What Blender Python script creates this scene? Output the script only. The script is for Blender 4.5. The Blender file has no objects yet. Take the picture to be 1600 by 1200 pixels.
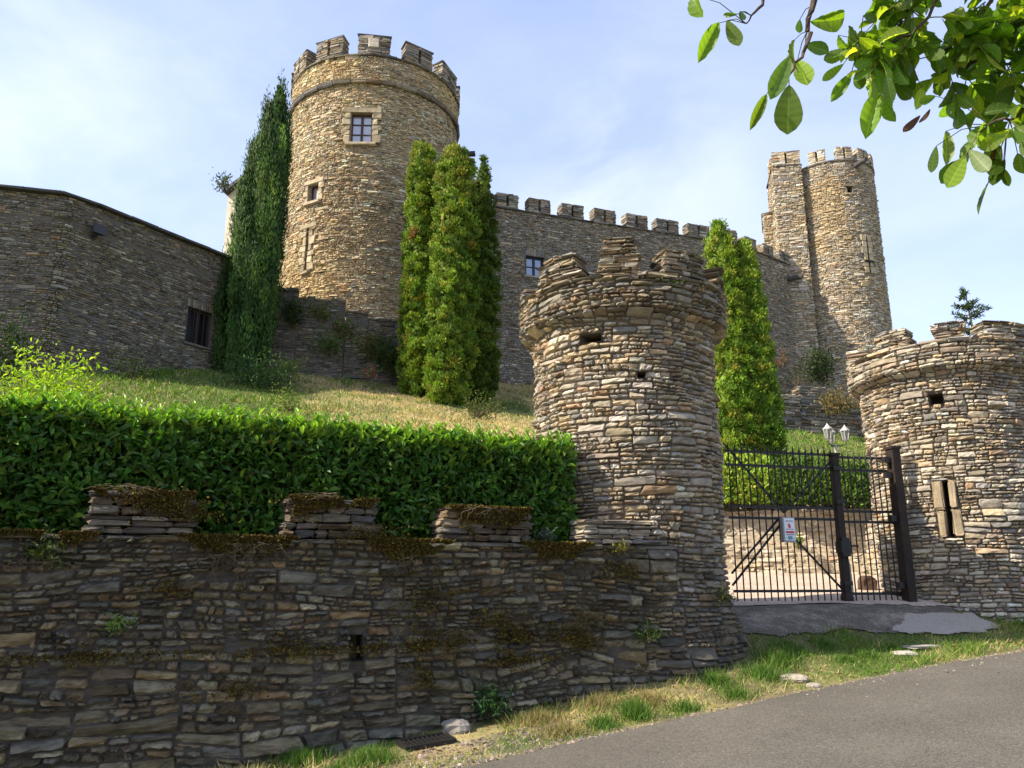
import bpy, math, random
import numpy as np
from mathutils import Vector

SC = bpy.context.scene
COL = SC.collection
PI = math.pi
R = math.radians

# ------------------------------------------------------------------ camera
PITCH = 13.9
F = 1250.0                       # focal length in pixels of a 1600 px wide picture
cam_d = bpy.data.cameras.new("camera")
cam = bpy.data.objects.new("camera", cam_d)
COL.objects.link(cam)
cam.location = (0, 0, 0)         # eye level is z = 0; the road is 1.6 m below
cam.rotation_euler = (R(90 + PITCH), 0, 0)
cam_d.sensor_width = 36.0
cam_d.lens = F / 1600 * 36.0
cam_d.clip_start = 0.05
cam_d.clip_end = 3000
SC.camera = cam

# ------------------------------------------------------------------ light
SUN_EL = 40.0
SUN_AZ = (-0.95, -0.30)         # horizontal direction towards the sun
_h = math.hypot(*SUN_AZ)
SUN = Vector((SUN_AZ[0] / _h * math.cos(R(SUN_EL)), SUN_AZ[1] / _h * math.cos(R(SUN_EL)), math.sin(R(SUN_EL))))
sun_d = bpy.data.lights.new("sun", 'SUN')
sun_d.energy = 4.4
sun_d.angle = R(0.5)
sun_d.color = (1.0, 0.885, 0.71)
sun = bpy.data.objects.new("sun", sun_d)
COL.objects.link(sun)
sun.rotation_euler = SUN.to_track_quat('Z', 'Y').to_euler()
sun.location = (-20, -5, 30)

world = bpy.data.worlds.new("World")
SC.world = world
world.use_nodes = True
nt = world.node_tree
nt.nodes.clear()
def nd(tree, typ, **kw):
    n = tree.nodes.new(typ)
    for k, v in kw.items():
        if k.startswith('i_'):
            key = k[2:]
            key = int(key) if key.isdigit() else key.replace('_', ' ')
            n.inputs[key].default_value = v
        else:
            setattr(n, k, v)
    return n
def ln(tree, a, ao, b, bi):
    tree.links.new(a.outputs[ao], b.inputs[bi])
sky = nd(nt, 'ShaderNodeTexSky', sky_type='NISHITA', sun_disc=False)
sky.sun_elevation = R(SUN_EL)
sky.sun_rotation = math.atan2(SUN_AZ[0], SUN_AZ[1])
sky.altitude = 300
sky.air_density = 1.0
sky.dust_density = 1.6
sky.ozone_density = 2.0
tc = nd(nt, 'ShaderNodeTexCoord')
mp = nd(nt, 'ShaderNodeMapping')
mp.inputs['Scale'].default_value = (1.0, 1.0, 2.6)
mp.inputs['Location'].default_value = (0.35, 0.1, 0.2)
nz = nd(nt, 'ShaderNodeTexNoise', i_Scale=2.6, i_Detail=9.0, i_Roughness=0.58, i_Distortion=0.5)
rp = nd(nt, 'ShaderNodeValToRGB')
rp.color_ramp.elements[0].position = 0.36
rp.color_ramp.elements[0].color = (0.42, 0.42, 0.42, 1)
rp.color_ramp.elements[1].position = 0.80
rp.color_ramp.elements[1].color = (0.80, 0.80, 0.80, 1)
sepw = nd(nt, 'ShaderNodeSeparateXYZ')
mrw = nd(nt, 'ShaderNodeMapRange')
mrw.inputs['From Min'].default_value = 0.85
mrw.inputs['From Max'].default_value = 0.25
mrw.inputs['To Min'].default_value = 0.52
mrw.inputs['To Max'].default_value = 1.0
mulw = nd(nt, 'ShaderNodeMath', operation='MULTIPLY')
mixw = nd(nt, 'ShaderNodeMix', data_type='RGBA')
mixw.inputs[7].default_value = (3.6, 4.0, 5.6, 1)     # thin cloud veil radiance
bg = nd(nt, 'ShaderNodeBackground')
bg.inputs['Strength'].default_value = 0.125
wo = nd(nt, 'ShaderNodeOutputWorld')
ln(nt, tc, 'Generated', mp, 'Vector'); ln(nt, mp, 'Vector', nz, 'Vector'); ln(nt, nz, 'Fac', rp, 'Fac')
ln(nt, tc, 'Generated', sepw, 'Vector'); ln(nt, sepw, 'Z', mrw, 'Value')
nt.links.new(rp.outputs['Color'], mulw.inputs[0]); nt.links.new(mrw.outputs['Result'], mulw.inputs[1])
nt.links.new(mulw.outputs[0], mixw.inputs[0]); nt.links.new(sky.outputs[0], mixw.inputs[6])
def cloud_bank(prev, d, size, amount, scale, loc):
    dn = nd(nt, 'ShaderNodeVectorMath', operation='DISTANCE'); dn.inputs[1].default_value = d
    ln(nt, tc, 'Generated', dn, 0)
    m1 = nd(nt, 'ShaderNodeMapRange'); m1.interpolation_type = 'SMOOTHSTEP'
    m1.inputs['From Min'].default_value = size; m1.inputs['From Max'].default_value = 0.0
    nt.links.new(dn.outputs['Value'], m1.inputs['Value'])
    mp2 = nd(nt, 'ShaderNodeMapping'); mp2.inputs['Scale'].default_value = (1, 1, 1.9); mp2.inputs['Location'].default_value = loc
    n2 = nd(nt, 'ShaderNodeTexNoise', i_Scale=scale, i_Detail=8.0, i_Roughness=0.55, i_Distortion=0.3)
    ln(nt, tc, 'Generated', mp2, 'Vector'); ln(nt, mp2, 'Vector', n2, 'Vector')
    m2 = nd(nt, 'ShaderNodeMapRange'); m2.inputs['From Min'].default_value = .42; m2.inputs['From Max'].default_value = .66; m2.inputs['To Max'].default_value = amount
    ln(nt, n2, 'Fac', m2, 'Value')
    mu = nd(nt, 'ShaderNodeMath', operation='MULTIPLY')
    nt.links.new(m1.outputs[0], mu.inputs[0]); nt.links.new(m2.outputs[0], mu.inputs[1])
    mx = nd(nt, 'ShaderNodeMix', data_type='RGBA'); mx.inputs[7].default_value = (5.0, 5.1, 5.4, 1)
    nt.links.new(mu.outputs[0], mx.inputs[0]); nt.links.new(prev, mx.inputs[6])
    return mx.outputs[2]
cl = cloud_bank(mixw.outputs[2], (.13, .875, .465), .24, .36, 5.0, (.2, .3, .1))
cl = cloud_bank(cl, (-.62, .70, .35), .60, .55, 3.0, (.7, .3, .5))
nt.links.new(cl, bg.inputs['Color']); ln(nt, bg, 0, wo, 0)

SC.view_settings.view_transform = 'Standard'
SC.view_settings.look = 'None'
SC.view_settings.gamma = 1.0
SC.view_settings.exposure = 1.18
SC.render.engine = 'CYCLES'
SC.cycles.max_bounces = 6
SC.cycles.diffuse_bounces = 3
SC.cycles.transparent_max_bounces = 8

# ------------------------------------------------------------------ helpers
def vp(px, py, Y):
    """point seen at pixel (px,py) of the 1600x1200 picture at distance Y in front"""
    dy = (600 - py) / F
    dx = (px - 800) / F
    c, s = math.cos(R(PITCH)), math.sin(R(PITCH))
    d = (dx, c - dy * s, s + dy * c)
    k = Y / d[1]
    return np.array((d[0] * k, Y, d[2] * k))

def _hash(i, j, k, s):
    n = (i * 374761393 + j * 668265263 + k * 2147483647 + s * 1274126177) & 0xffffffff
    n = ((n ^ (n >> 13)) * 1274126177) & 0xffffffff
    return ((n ^ (n >> 16)) & 0xffff) / 65535.0

def vnoise(x, y, z=0.0, seed=0):
    x = np.asarray(x, float); y = np.asarray(y, float); z = np.asarray(z, float) + 0 * x
    x, y, z = np.broadcast_arrays(x, y, z)
    i, j, k = (np.floor(a).astype(np.int64) for a in (x, y, z))
    fx, fy, fz = x - i, y - j, z - k
    fx, fy, fz = (a * a * (3 - 2 * a) for a in (fx, fy, fz))
    r = 0
    for a in (0, 1):
        for b in (0, 1):
            for c in (0, 1):
                w = (fx if a else 1 - fx) * (fy if b else 1 - fy) * (fz if c else 1 - fz)
                r = r + w * _hash(i + a, j + b, k + c, seed)
    return r

def fbm(x, y, z=0.0, seed=0, o=3):
    r, a, t = 0, 1.0, 0
    for q in range(o):
        r = r + a * vnoise(np.asarray(x) * 2 ** q, np.asarray(y) * 2 ** q, np.asarray(z) * 2 ** q, seed + q)
        t += a; a *= 0.5
    return r / t

def sstep(a, b, x):
    t = np.clip((np.asarray(x, float) - a) / (b - a), 0, 1)
    return t * t * (3 - 2 * t)

class MB:
    def __init__(s):
        s.v, s.q, s.t, s.c, s.n = [], [], [], [], 0
    def add(s, v, q=None, t=None, c=(1, 1, 1)):
        v = np.asarray(v, float).reshape(-1, 3)
        c = np.asarray(c, float)
        if c.ndim == 1:
            c = np.tile(c, (len(v), 1))
        s.v.append(v); s.c.append(c)
        if q is not None and len(q): s.q.append(np.asarray(q, np.int64).reshape(-1, 4) + s.n)
        if t is not None and len(t): s.t.append(np.asarray(t, np.int64).reshape(-1, 3) + s.n)
        s.n += len(v)
    def build(s, name, mat, parent=None, origin=None, smooth=False):
        v = np.concatenate(s.v); c = np.concatenate(s.c)
        o = np.zeros(3)
        if parent is not None:
            p = parent
            while p.parent: p = p.parent
            o = np.array(p.location)
        elif origin is not None:
            o = np.array(origin, float)
        v = v - o
        q = np.concatenate(s.q) if s.q else np.zeros((0, 4), np.int64)
        t = np.concatenate(s.t) if s.t else np.zeros((0, 3), np.int64)
        me = bpy.data.meshes.new(name)
        me.vertices.add(len(v)); me.vertices.foreach_set('co', v.astype(np.float32).ravel())
        loops = np.concatenate([q.ravel(), t.ravel()]).astype(np.int32)
        me.loops.add(len(loops)); me.loops.foreach_set('vertex_index', loops)
        st = np.concatenate([np.arange(len(q)) * 4, len(q) * 4 + np.arange(len(t)) * 3]).astype(np.int32)
        me.polygons.add(len(st)); me.polygons.foreach_set('loop_start', st)
        me.polygons.foreach_set('use_smooth', np.full(len(st), smooth))
        me.update(calc_edges=True)
        at = me.attributes.new('Col', 'FLOAT_COLOR', 'POINT')
        at.data.foreach_set('color', np.concatenate([c, np.ones((len(c), 1))], 1).astype(np.float32).ravel())
        me.materials.append(mat)
        ob = bpy.data.objects.new(name, me)
        COL.objects.link(ob)
        if parent is not None: ob.parent = parent
        else: ob.location = o
        return ob

def tag(o, label, cat, group=None, kind=None):
    if label: o['label'] = label
    if cat: o['category'] = cat
    if group: o['group'] = group
    if kind: o['kind'] = kind
    return o

def thing(name, label, cat, loc=(0, 0, 0), group=None):
    o = bpy.data.objects.new(name, None)
    o.empty_display_size = 0.2
    COL.objects.link(o)
    o.location = tuple(float(a) for a in loc)
    return tag(o, label, cat, group)

BOXQ = [(0, 3, 2, 1), (4, 5, 6, 7), (0, 1, 5, 4), (1, 2, 6, 5), (2, 3, 7, 6), (3, 0, 4, 7)]
def box(mb, c, X, Y, Z, c_=(1, 1, 1)):
    """oriented box: centre c, half vectors X, Y, Z"""
    c, X, Y, Z = (np.asarray(a, float) for a in (c, X, Y, Z))
    v = [c + a * X + b * Y + d * Z for d in (-1, 1) for a, b in ((-1, -1), (1, -1), (1, 1), (-1, 1))]
    mb.add(v, q=BOXQ, c=c_)

def tube(mb, pts, rad, n=6, c=(1, 1, 1), cap=True):
    pts = np.asarray(pts, float)
    rad = np.broadcast_to(np.asarray(rad, float), (len(pts),))
    tg = np.gradient(pts, axis=0)
    tg /= np.linalg.norm(tg, axis=1)[:, None] + 1e-9
    ref = np.array((0, 0, 1.0)) if abs(tg[:, 2]).mean() < 0.8 else np.array((1.0, 0, 0))
    a = np.cross(tg, ref); a /= np.linalg.norm(a, axis=1)[:, None] + 1e-9
    b = np.cross(tg, a)
    an = np.arange(n) * 2 * PI / n
    v = pts[:, None] + rad[:, None, None] * (np.cos(an)[None, :, None] * a[:, None] + np.sin(an)[None, :, None] * b[:, None])
    m = len(pts)
    q = [(i * n + j, i * n + (j + 1) % n, (i + 1) * n + (j + 1) % n, (i + 1) * n + j) for i in range(m - 1) for j in range(n)]
    vv = v.reshape(-1, 3)
    t = []
    if cap:
        vv = np.concatenate([vv, pts[:1], pts[-1:]])
        t = [(m * n, (j + 1) % n, j) for j in range(n)] + [(m * n + 1, (m - 1) * n + j, (m - 1) * n + (j + 1) % n) for j in range(n)]
    mb.add(vv, q=q, t=t, c=c)

# ------------------------------------------------------------------ materials
def newmat(name):
    m = bpy.data.materials.new(name)
    m.use_nodes = True
    t = m.node_tree
    t.nodes.clear()
    b = nd(t, 'ShaderNodeBsdfPrincipled')
    o = nd(t, 'ShaderNodeOutputMaterial')
    ln(t, b, 0, o, 0)
    return m, t, b, o

def attr_mat(name, rough=0.9, spec=0.25, n1=14.0, var=0.45, bump=0.5, bscale=45.0, zst=1.0, bdist=0.01, tint=(1, 1, 1), patch=None):
    """colour from the mesh's own colour attribute, broken up by noise, with a bumped surface"""
    m, t, b, o = newmat(name)
    at = nd(t, 'ShaderNodeAttribute', attribute_name='Col')
    tx = nd(t, 'ShaderNodeTexCoord')
    mpn = nd(t, 'ShaderNodeMapping')
    mpn.inputs['Scale'].default_value = (1, 1, zst)
    ln(t, tx, 'Object', mpn, 'Vector')
    no = nd(t, 'ShaderNodeTexNoise', i_Scale=n1, i_Detail=5.0, i_Roughness=0.65)
    ln(t, mpn, 'Vector', no, 'Vector')
    mr = nd(t, 'ShaderNodeMapRange')
    mr.inputs['From Min'].default_value = 0.25; mr.inputs['From Max'].default_value = 0.75
    mr.inputs['To Min'].default_value = 1 - var; mr.inputs['To Max'].default_value = 1 + var
    ln(t, no, 'Fac', mr, 'Value')
    mu = nd(t, 'ShaderNodeVectorMath', operation='SCALE')
    ln(t, at, 'Color', mu, 0); t.links.new(mr.outputs['Result'], mu.inputs['Scale'])
    src = mu.outputs[0]
    if patch:
        col, sc, lo, hi = patch
        n3 = nd(t, 'ShaderNodeTexNoise', i_Scale=sc, i_Detail=6.0, i_Roughness=0.7)
        ln(t, tx, 'Object', n3, 'Vector')
        m3 = nd(t, 'ShaderNodeMapRange')
        m3.inputs['From Min'].default_value = lo; m3.inputs['From Max'].default_value = hi
        ln(t, n3, 'Fac', m3, 'Value')
        mx = nd(t, 'ShaderNodeMix', data_type='RGBA')
        mx.inputs[7].default_value = (*col, 1)
        t.links.new(m3.outputs[0], mx.inputs[0]); t.links.new(src, mx.inputs[6])
        src = mx.outputs[2]
    t.links.new(src, b.inputs['Base Color'])
    b.inputs['Roughness'].default_value = rough
    b.inputs['Specular IOR Level'].default_value = spec
    if bump:
        n2 = nd(t, 'ShaderNodeTexNoise', i_Scale=bscale, i_Detail=6.0, i_Roughness=0.7)
        ln(t, mpn, 'Vector', n2, 'Vector')
        bp = nd(t, 'ShaderNodeBump')
        bp.inputs['Strength'].default_value = bump; bp.inputs['Distance'].default_value = bdist
        ln(t, n2, 'Fac', bp, 'Height'); ln(t, bp, 'Normal', b, 'Normal')
    return m

def leaf_mat(name, rough=0.45, spec=0.4, trans=0.3, tcol=(1.15, 1.3, 0.45)):
    m, t, b, o = newmat(name)
    at = nd(t, 'ShaderNodeAttribute', attribute_name='Col')
    ln(t, at, 'Color', b, 'Base Color')
    b.inputs['Roughness'].default_value = rough
    b.inputs['Specular IOR Level'].default_value = spec
    if trans:
        tr = nd(t, 'ShaderNodeBsdfTranslucent')
        mu = nd(t, 'ShaderNodeVectorMath', operation='MULTIPLY')
        mu.inputs[1].default_value = tcol
        ln(t, at, 'Color', mu, 0); t.links.new(mu.outputs[0], tr.inputs['Color'])
        mx = nd(t, 'ShaderNodeMixShader')
        mx.inputs[0].default_value = trans
        ln(t, b, 0, mx, 1); ln(t, tr, 0, mx, 2); ln(t, mx, 0, o, 0)
    return m

def plain(name, col, rough=0.6, metal=0.0, spec=0.4, nscale=0, nvar=0.2, bump=0.0):
    m, t, b, o = newmat(name)
    b.inputs['Base Color'].default_value = (*col, 1)
    b.inputs['Roughness'].default_value = rough
    b.inputs['Metallic'].default_value = metal
    b.inputs['Specular IOR Level'].default_value = spec
    if nscale:
        tx = nd(t, 'ShaderNodeTexCoord')
        n = nd(t, 'ShaderNodeTexNoise', i_Scale=nscale, i_Detail=5.0, i_Roughness=0.65)
        ln(t, tx, 'Object', n, 'Vector')
        r = nd(t, 'ShaderNodeValToRGB')
        r.color_ramp.elements[0].position = 0.3; r.color_ramp.elements[1].position = 0.7
        r.color_ramp.elements[0].color = (*[c * (1 - nvar) for c in col], 1)
        r.color_ramp.elements[1].color = (*[min(1, c * (1 + nvar)) for c in col], 1)
        ln(t, n, 'Fac', r, 'Fac'); ln(t, r, 'Color', b, 'Base Color')
        if bump:
            bp = nd(t, 'ShaderNodeBump'); bp.inputs['Strength'].default_value = bump; bp.inputs['Distance'].default_value = 0.01
            ln(t, n, 'Fac', bp, 'Height'); ln(t, bp, 'Normal', b, 'Normal')
    return m

M_STONE = attr_mat('schist_stone', rough=0.88, n1=9.0, var=0.42, bump=0.7, bscale=38.0, zst=2.2, bdist=0.012)
M_CASTLE = attr_mat('castle_schist', rough=0.92, n1=4.0, var=0.40, bump=0.8, bscale=14.0, zst=2.5, bdist=0.03)
M_WALLSTONE = attr_mat('damp_wall_stone', rough=0.8, n1=7.0, var=0.55, bump=1.0, bscale=20.0, zst=3.0, bdist=0.035,
                       patch=((0.075, 0.060, 0.022), 1.9, 0.58, 0.72))
M_DRESSED = attr_mat('dressed_stone', rough=0.9, n1=6.0, var=0.38, bump=0.6, bscale=22.0, bdist=.02)
M_MOSS = leaf_mat('moss', rough=0.95, spec=0.05, trans=0.0)
M_LAUREL = leaf_mat('laurel_leaf', rough=0.42, spec=0.32, trans=0.32)
M_THUJA = leaf_mat('conifer_spray', rough=0.7, spec=0.2, trans=0.3, tcol=(1.2, 1.2, 0.4))
M_LEAF = leaf_mat('soft_leaf', rough=0.5, spec=0.35, trans=0.5, tcol=(1.5, 1.55, 0.45))
M_SHRUB = leaf_mat('shrub_leaf', rough=0.6, spec=0.25, trans=0.35)
M_GRASS = leaf_mat('grass_blade', rough=0.65, spec=0.2, trans=0.3)
M_BARK = attr_mat('bark', rough=0.9, n1=12, var=0.4, bump=0.8, bscale=30, zst=0.3)
M_IRON = plain('black_iron', (0.012, 0.011, 0.011), 0.5, 0.0, 0.4, nscale=30, nvar=0.35)
M_RUST = plain('brown_iron', (0.022, 0.014, 0.011), 0.65, 0.0, 0.3, nscale=14, nvar=0.5, bump=0.2)
M_WOODF = plain('brown_window_frame', (0.055, 0.03, 0.024), 0.6, nscale=20, nvar=0.2)
M_BLUEF = plain('blue_window_frame', (0.010, 0.016, 0.035), 0.5)
M_DARK = plain('dark_interior', (0.012, 0.011, 0.010), 0.9)
M_PLASTER = plain('pale_lime_render', (0.62, 0.55, 0.43), 0.95, nscale=1.5, nvar=0.12, bump=0.3)
M_SLATE = plain('slate', (0.055, 0.06, 0.075), 0.6, nscale=8, nvar=0.35, bump=0.4)
M_COPING = plain('weathered_coping', (0.065, 0.06, 0.058), 0.9, nscale=6, nvar=0.4, bump=0.5)
M_GALV = plain('galvanised_steel', (0.42, 0.43, 0.45), 0.45, 0.7)
M_WHITE = plain('white_sheet', (0.80, 0.81, 0.84), 0.5)
M_GREY = plain('grey_box', (0.30, 0.31, 0.33), 0.5)
M_RED = plain('red_print', (0.55, 0.05, 0.07), 0.5)
M_TEAL = plain('teal_print', (0.10, 0.30, 0.40), 0.5)
M_INK = plain('grey_ink', (0.22, 0.22, 0.30), 0.5)
M_LAMPW = plain('white_lantern', (0.40, 0.40, 0.39), 0.4)
M_FLOOD = plain('dark_housing', (0.03, 0.03, 0.035), 0.5)
def glass(name, tint, rough=0.05):
    m, t, b, o = newmat(name)
    b.inputs['Base Color'].default_value = (*tint, 1)
    b.inputs['Roughness'].default_value = rough
    b.inputs['Specular IOR Level'].default_value = 1.0
    b.inputs['IOR'].default_value = 1.9
    return m
M_GLASS = glass('window_glass', (0.30, 0.30, 0.34))
M_GLASSB = glass('window_glass_blue', (0.10, 0.15, 0.26))
M_DARKGLASS = plain('dark_window_glass', (.012, .012, .014), .12, 0, .25)
M_LGLASS = glass('lantern_glass', (0.16, 0.17, 0.18))

# ------------------------------------------------------------------ masonry
PAL = np.array([(0.345, 0.26, 0.15), (0.30, 0.255, 0.19), (0.20, 0.15, 0.10), (0.40, 0.35, 0.265),
                (0.20, 0.185, 0.165), (0.31, 0.20, 0.105), (0.265, 0.215, 0.15)])
PAL = PAL * .82 + PAL.mean(1)[:, None] * .18
def palette(w, seed=0, reg=0.55, scale=1.1, val=0.20, gain=1.0, tone=None):
    w = np.asarray(w, float)
    def f(rng, u, v):
        n = len(u)
        wt = np.tile(w, (n, 1))
        for k in range(len(w)):
            wt[:, k] *= np.exp(reg * 4 * (fbm(u * scale, v * scale * 1.4, k * 7.3, seed + k * 5) - 0.5))
        cdf = np.cumsum(wt / wt.sum(1)[:, None], 1)
        r = rng.random(n)
        idx = (r[:, None] > cdf).sum(1).clip(0, len(w) - 1)
        c = PAL[idx] * np.exp(rng.normal(0, val, n))[:, None] * np.exp(rng.normal(0, .018, (n, 3))) * gain
        if tone is not None:
            c = tone(c, u, v, rng)
        return c.clip(0.015, 0.56)
    return f

def layout(U0, U1, V0, V1, rng, ch=(.11, .19), seg=(.35, .8), thin=(.045, .10), asp=(2.0, 5.5), warp=0.02, slant=.11):
    cells = []
    def emit(bl, br, tr, tl, lev=0):
        w = 0.5 * (br[0] - bl[0] + tr[0] - tl[0])
        h = 0.5 * (tl[1] - bl[1] + tr[1] - br[1])
        ht = rng.uniform(*thin); at = rng.uniform(*asp)
        if lev < 6 and h > 1.45 * ht and h > 1.9 * thin[0] and (h > 2.0 * ht or rng.random() < .75):
            k = rng.uniform(.36, .64); d = rng.uniform(-slant, slant) if w > 2 * h else 0
            fl, fr = np.clip(k + d, .28, .72), np.clip(k - d, .28, .72)
            ml = (bl[0] + (tl[0] - bl[0]) * fl, bl[1] + (tl[1] - bl[1]) * fl)
            mr = (br[0] + (tr[0] - br[0]) * fr, br[1] + (tr[1] - br[1]) * fr)
            emit(bl, br, mr, ml, lev + 1); emit(ml, mr, tr, tl, lev + 1)
        elif lev < 8 and w > 1.15 * at * h and w > .09:
            k = rng.uniform(.3, .7); d = rng.uniform(-.25, .25) * h / w
            gb, gt = np.clip(k + d, .2, .8), np.clip(k - d, .2, .8)
            mb_ = (bl[0] + (br[0] - bl[0]) * gb, bl[1] + (br[1] - bl[1]) * gb)
            mt = (tl[0] + (tr[0] - tl[0]) * gt, tl[1] + (tr[1] - tl[1]) * gt)
            emit(bl, mb_, mt, tl, lev + 1); emit(mb_, br, tr, mt, lev + 1)
        else:
            cells.append((bl, br, tr, tl))
    v = V0
    while v < V1 - 1e-4:
        h = rng.uniform(*ch)
        if v + h > V1 - ch[0] * .6: h = V1 - v
        us = [U0]
        while us[-1] < U1 - seg[0] * .5:
            us.append(us[-1] + rng.uniform(*seg))
        us[-1] = U1
        js = [(a + (rng.uniform(-.02, .02) if 0 < i < len(us) - 1 else 0), a + (rng.uniform(-.02, .02) if 0 < i < len(us) - 1 else 0)) for i, a in enumerate(us)]
        for i in range(len(us) - 1):
            emit((js[i][0], v), (js[i + 1][0], v), (js[i + 1][1], v + h), (js[i][1], v + h))
        v += h
    Q = np.array(cells, float)                       # N,4,2
    if warp:
        Q[..., 1] += warp * 2 * (fbm(Q[..., 0] * .9, Q[..., 1] * 2.1, 0, 77) - .5) * sstep(0, .3, Q[..., 1] - V0) * sstep(0, .3, V1 - Q[..., 1])
    return Q

def clip_rects(Q, rects):
    if not len(rects): return Q
    keep = np.ones(len(Q), bool)
    for (a, b, c, d) in rects:
        u0, u1 = Q[..., 0].min(1), Q[..., 0].max(1)
        v0, v1 = Q[..., 1].min(1), Q[..., 1].max(1)
        hit = keep & (u1 > a + 1e-4) & (u0 < b - 1e-4) & (v1 > c + 1e-4) & (v0 < d - 1e-4)
        for i in np.where(hit)[0]:
            l, r, bo, to = a - u0[i], u1[i] - b, c - v0[i], v1[i] - d
            m = max(l, r, bo, to)
            if m < .03: keep[i] = False
            elif m == l: Q[i, :, 0] = np.minimum(Q[i, :, 0], a)
            elif m == r: Q[i, :, 0] = np.maximum(Q[i, :, 0], b)
            elif m == bo: Q[i, :, 1] = np.minimum(Q[i, :, 1], c)
            else: Q[i, :, 1] = np.maximum(Q[i, :, 1], d)
    return Q[keep]

def stones(mb, Q, mapf, rng, pal, gap=.005, bev=.016, sink=.035, prot=.010, rough=.005, nu=5, nv=4, tilt=.10, mask=None):
    n = len(Q)
    w = np.maximum(.5 * (Q[:, 1, 0] - Q[:, 0, 0] + Q[:, 2, 0] - Q[:, 3, 0]), .01)
    h = np.maximum(.5 * (Q[:, 3, 1] - Q[:, 0, 1] + Q[:, 2, 1] - Q[:, 1, 1]), .008)
    def axis(L, k):
        g = np.minimum(gap * rng.uniform(.4, 1.8, n) / L, .08)
        e = np.minimum(bev * rng.uniform(.7, 1.5, n) / L, .20)
        cols = [g, g + e]
        for i in range(1, k - 3):
            f = i / (k - 3)
            cols.append((g + e) * (1 - f) + (1 - g - e) * f)
        cols += [1 - g - e, 1 - g]
        return np.stack(cols, 1)
    S = axis(w, nu)[:, None, :].repeat(nv, 1)         # n,nv,nu
    T = axis(h, nv)[:, :, None].repeat(nu, 2)
    S = S.copy(); T = T.copy()
    # rounded corners
    for i in (0, -1):
        for j in (0, -1):
            S[:, i, j] += (1 if j == 0 else -1) * np.minimum(bev * rng.uniform(.3, 1.1, n) / w, .12)
            T[:, i, j] += (1 if i == 0 else -1) * np.minimum(bev * rng.uniform(.2, .9, n) / h, .14)
    S += rng.normal(0, 1, S.shape) * np.minimum(.0045 / w, .03)[:, None, None]
    T += rng.normal(0, 1, T.shape) * np.minimum(.0045 / h, .06)[:, None, None]
    def bil(k):
        return ((1 - S) * (1 - T) * Q[:, 0, k][:, None, None] + S * (1 - T) * Q[:, 1, k][:, None, None]
                + S * T * Q[:, 2, k][:, None, None] + (1 - S) * T * Q[:, 3, k][:, None, None])
    U, V = bil(0), bil(1)
    p = rng.normal(0, prot, n)[:, None, None]
    D = p + rng.normal(0, rough, S.shape) + (S - .5) * (rng.normal(0, tilt, n) * np.minimum(w, .3))[:, None, None] \
        + (T - .5) * (rng.normal(0, tilt * 2, n) * h)[:, None, None]
    D[:, 1, :] -= bev * .35; D[:, -2, :] -= bev * .35
    D[:, :, 1] -= bev * .25; D[:, :, -2] -= bev * .25
    D[:, 0, :] = -sink; D[:, -1, :] = -sink; D[:, :, 0] = -sink; D[:, :, -1] = -sink
    P = mapf(U.ravel(), V.ravel(), D.ravel())
    base = np.arange(n)[:, None, None, None] * (nu * nv)
    ii, jj = np.meshgrid(np.arange(nv - 1), np.arange(nu - 1), indexing='ij')
    q = np.stack([ii * nu + jj, ii * nu + jj + 1, (ii + 1) * nu + jj + 1, (ii + 1) * nu + jj], -1)[None] + base
    c = pal(rng, Q[..., 0].mean(1), Q[..., 1].mean(1))
    mb.add(P, q=q.reshape(-1, 4), c=c.repeat(nu * nv, 0))

def core(mb, mapf, U0, U1, V0, V1, du, dv, rects=(), d=-.03, col=(.2, .17, .13)):
    us = np.unique(np.concatenate([np.linspace(U0, U1, max(2, int((U1 - U0) / du) + 1))] + [np.array(r[:2]) for r in rects]))
    vs = np.unique(np.concatenate([np.linspace(V0, V1, max(2, int((V1 - V0) / dv) + 1))] + [np.array(r[2:]) for r in rects]))
    us = us[(us >= U0 - 1e-6) & (us <= U1 + 1e-6)]; vs = vs[(vs >= V0 - 1e-6) & (vs <= V1 + 1e-6)]
    UU, VV = np.meshgrid(us, vs)
    P = mapf(UU.ravel(), VV.ravel(), np.full(UU.size, d))
    n = len(us)
    ii, jj = np.meshgrid(np.arange(len(vs) - 1), np.arange(n - 1), indexing='ij')
    uc = .5 * (us[jj] + us[jj + 1]); vc = .5 * (vs[ii] + vs[ii + 1])
    ok = np.ones(ii.shape, bool)
    for (a, b, c, e) in rects:
        ok &= ~((uc > a) & (uc < b) & (vc > c) & (vc < e))
    q = np.stack([ii * n + jj, ii * n + jj + 1, (ii + 1) * n + jj + 1, (ii + 1) * n + jj], -1)[ok]
    mb.add(P, q=q, c=col)

def reveal(mb, mapf, rect, d0, d1, col, back=None):
    a, b, c, e = rect
    uv = [(a, c), (b, c), (b, e), (a, e)]
    v = [mapf(np.array([u]), np.array([w]), np.array([d]))[0] for d in (d0, d1) for (u, w) in uv]
    mb.add(v, q=[(0, 4, 5, 1), (1, 5, 6, 2), (2, 6, 7, 3), (3, 7, 4, 0)], c=col)
    if back is not None:
        mb.add(v[4:], q=[(0, 1, 2, 3)], c=back)

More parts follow.
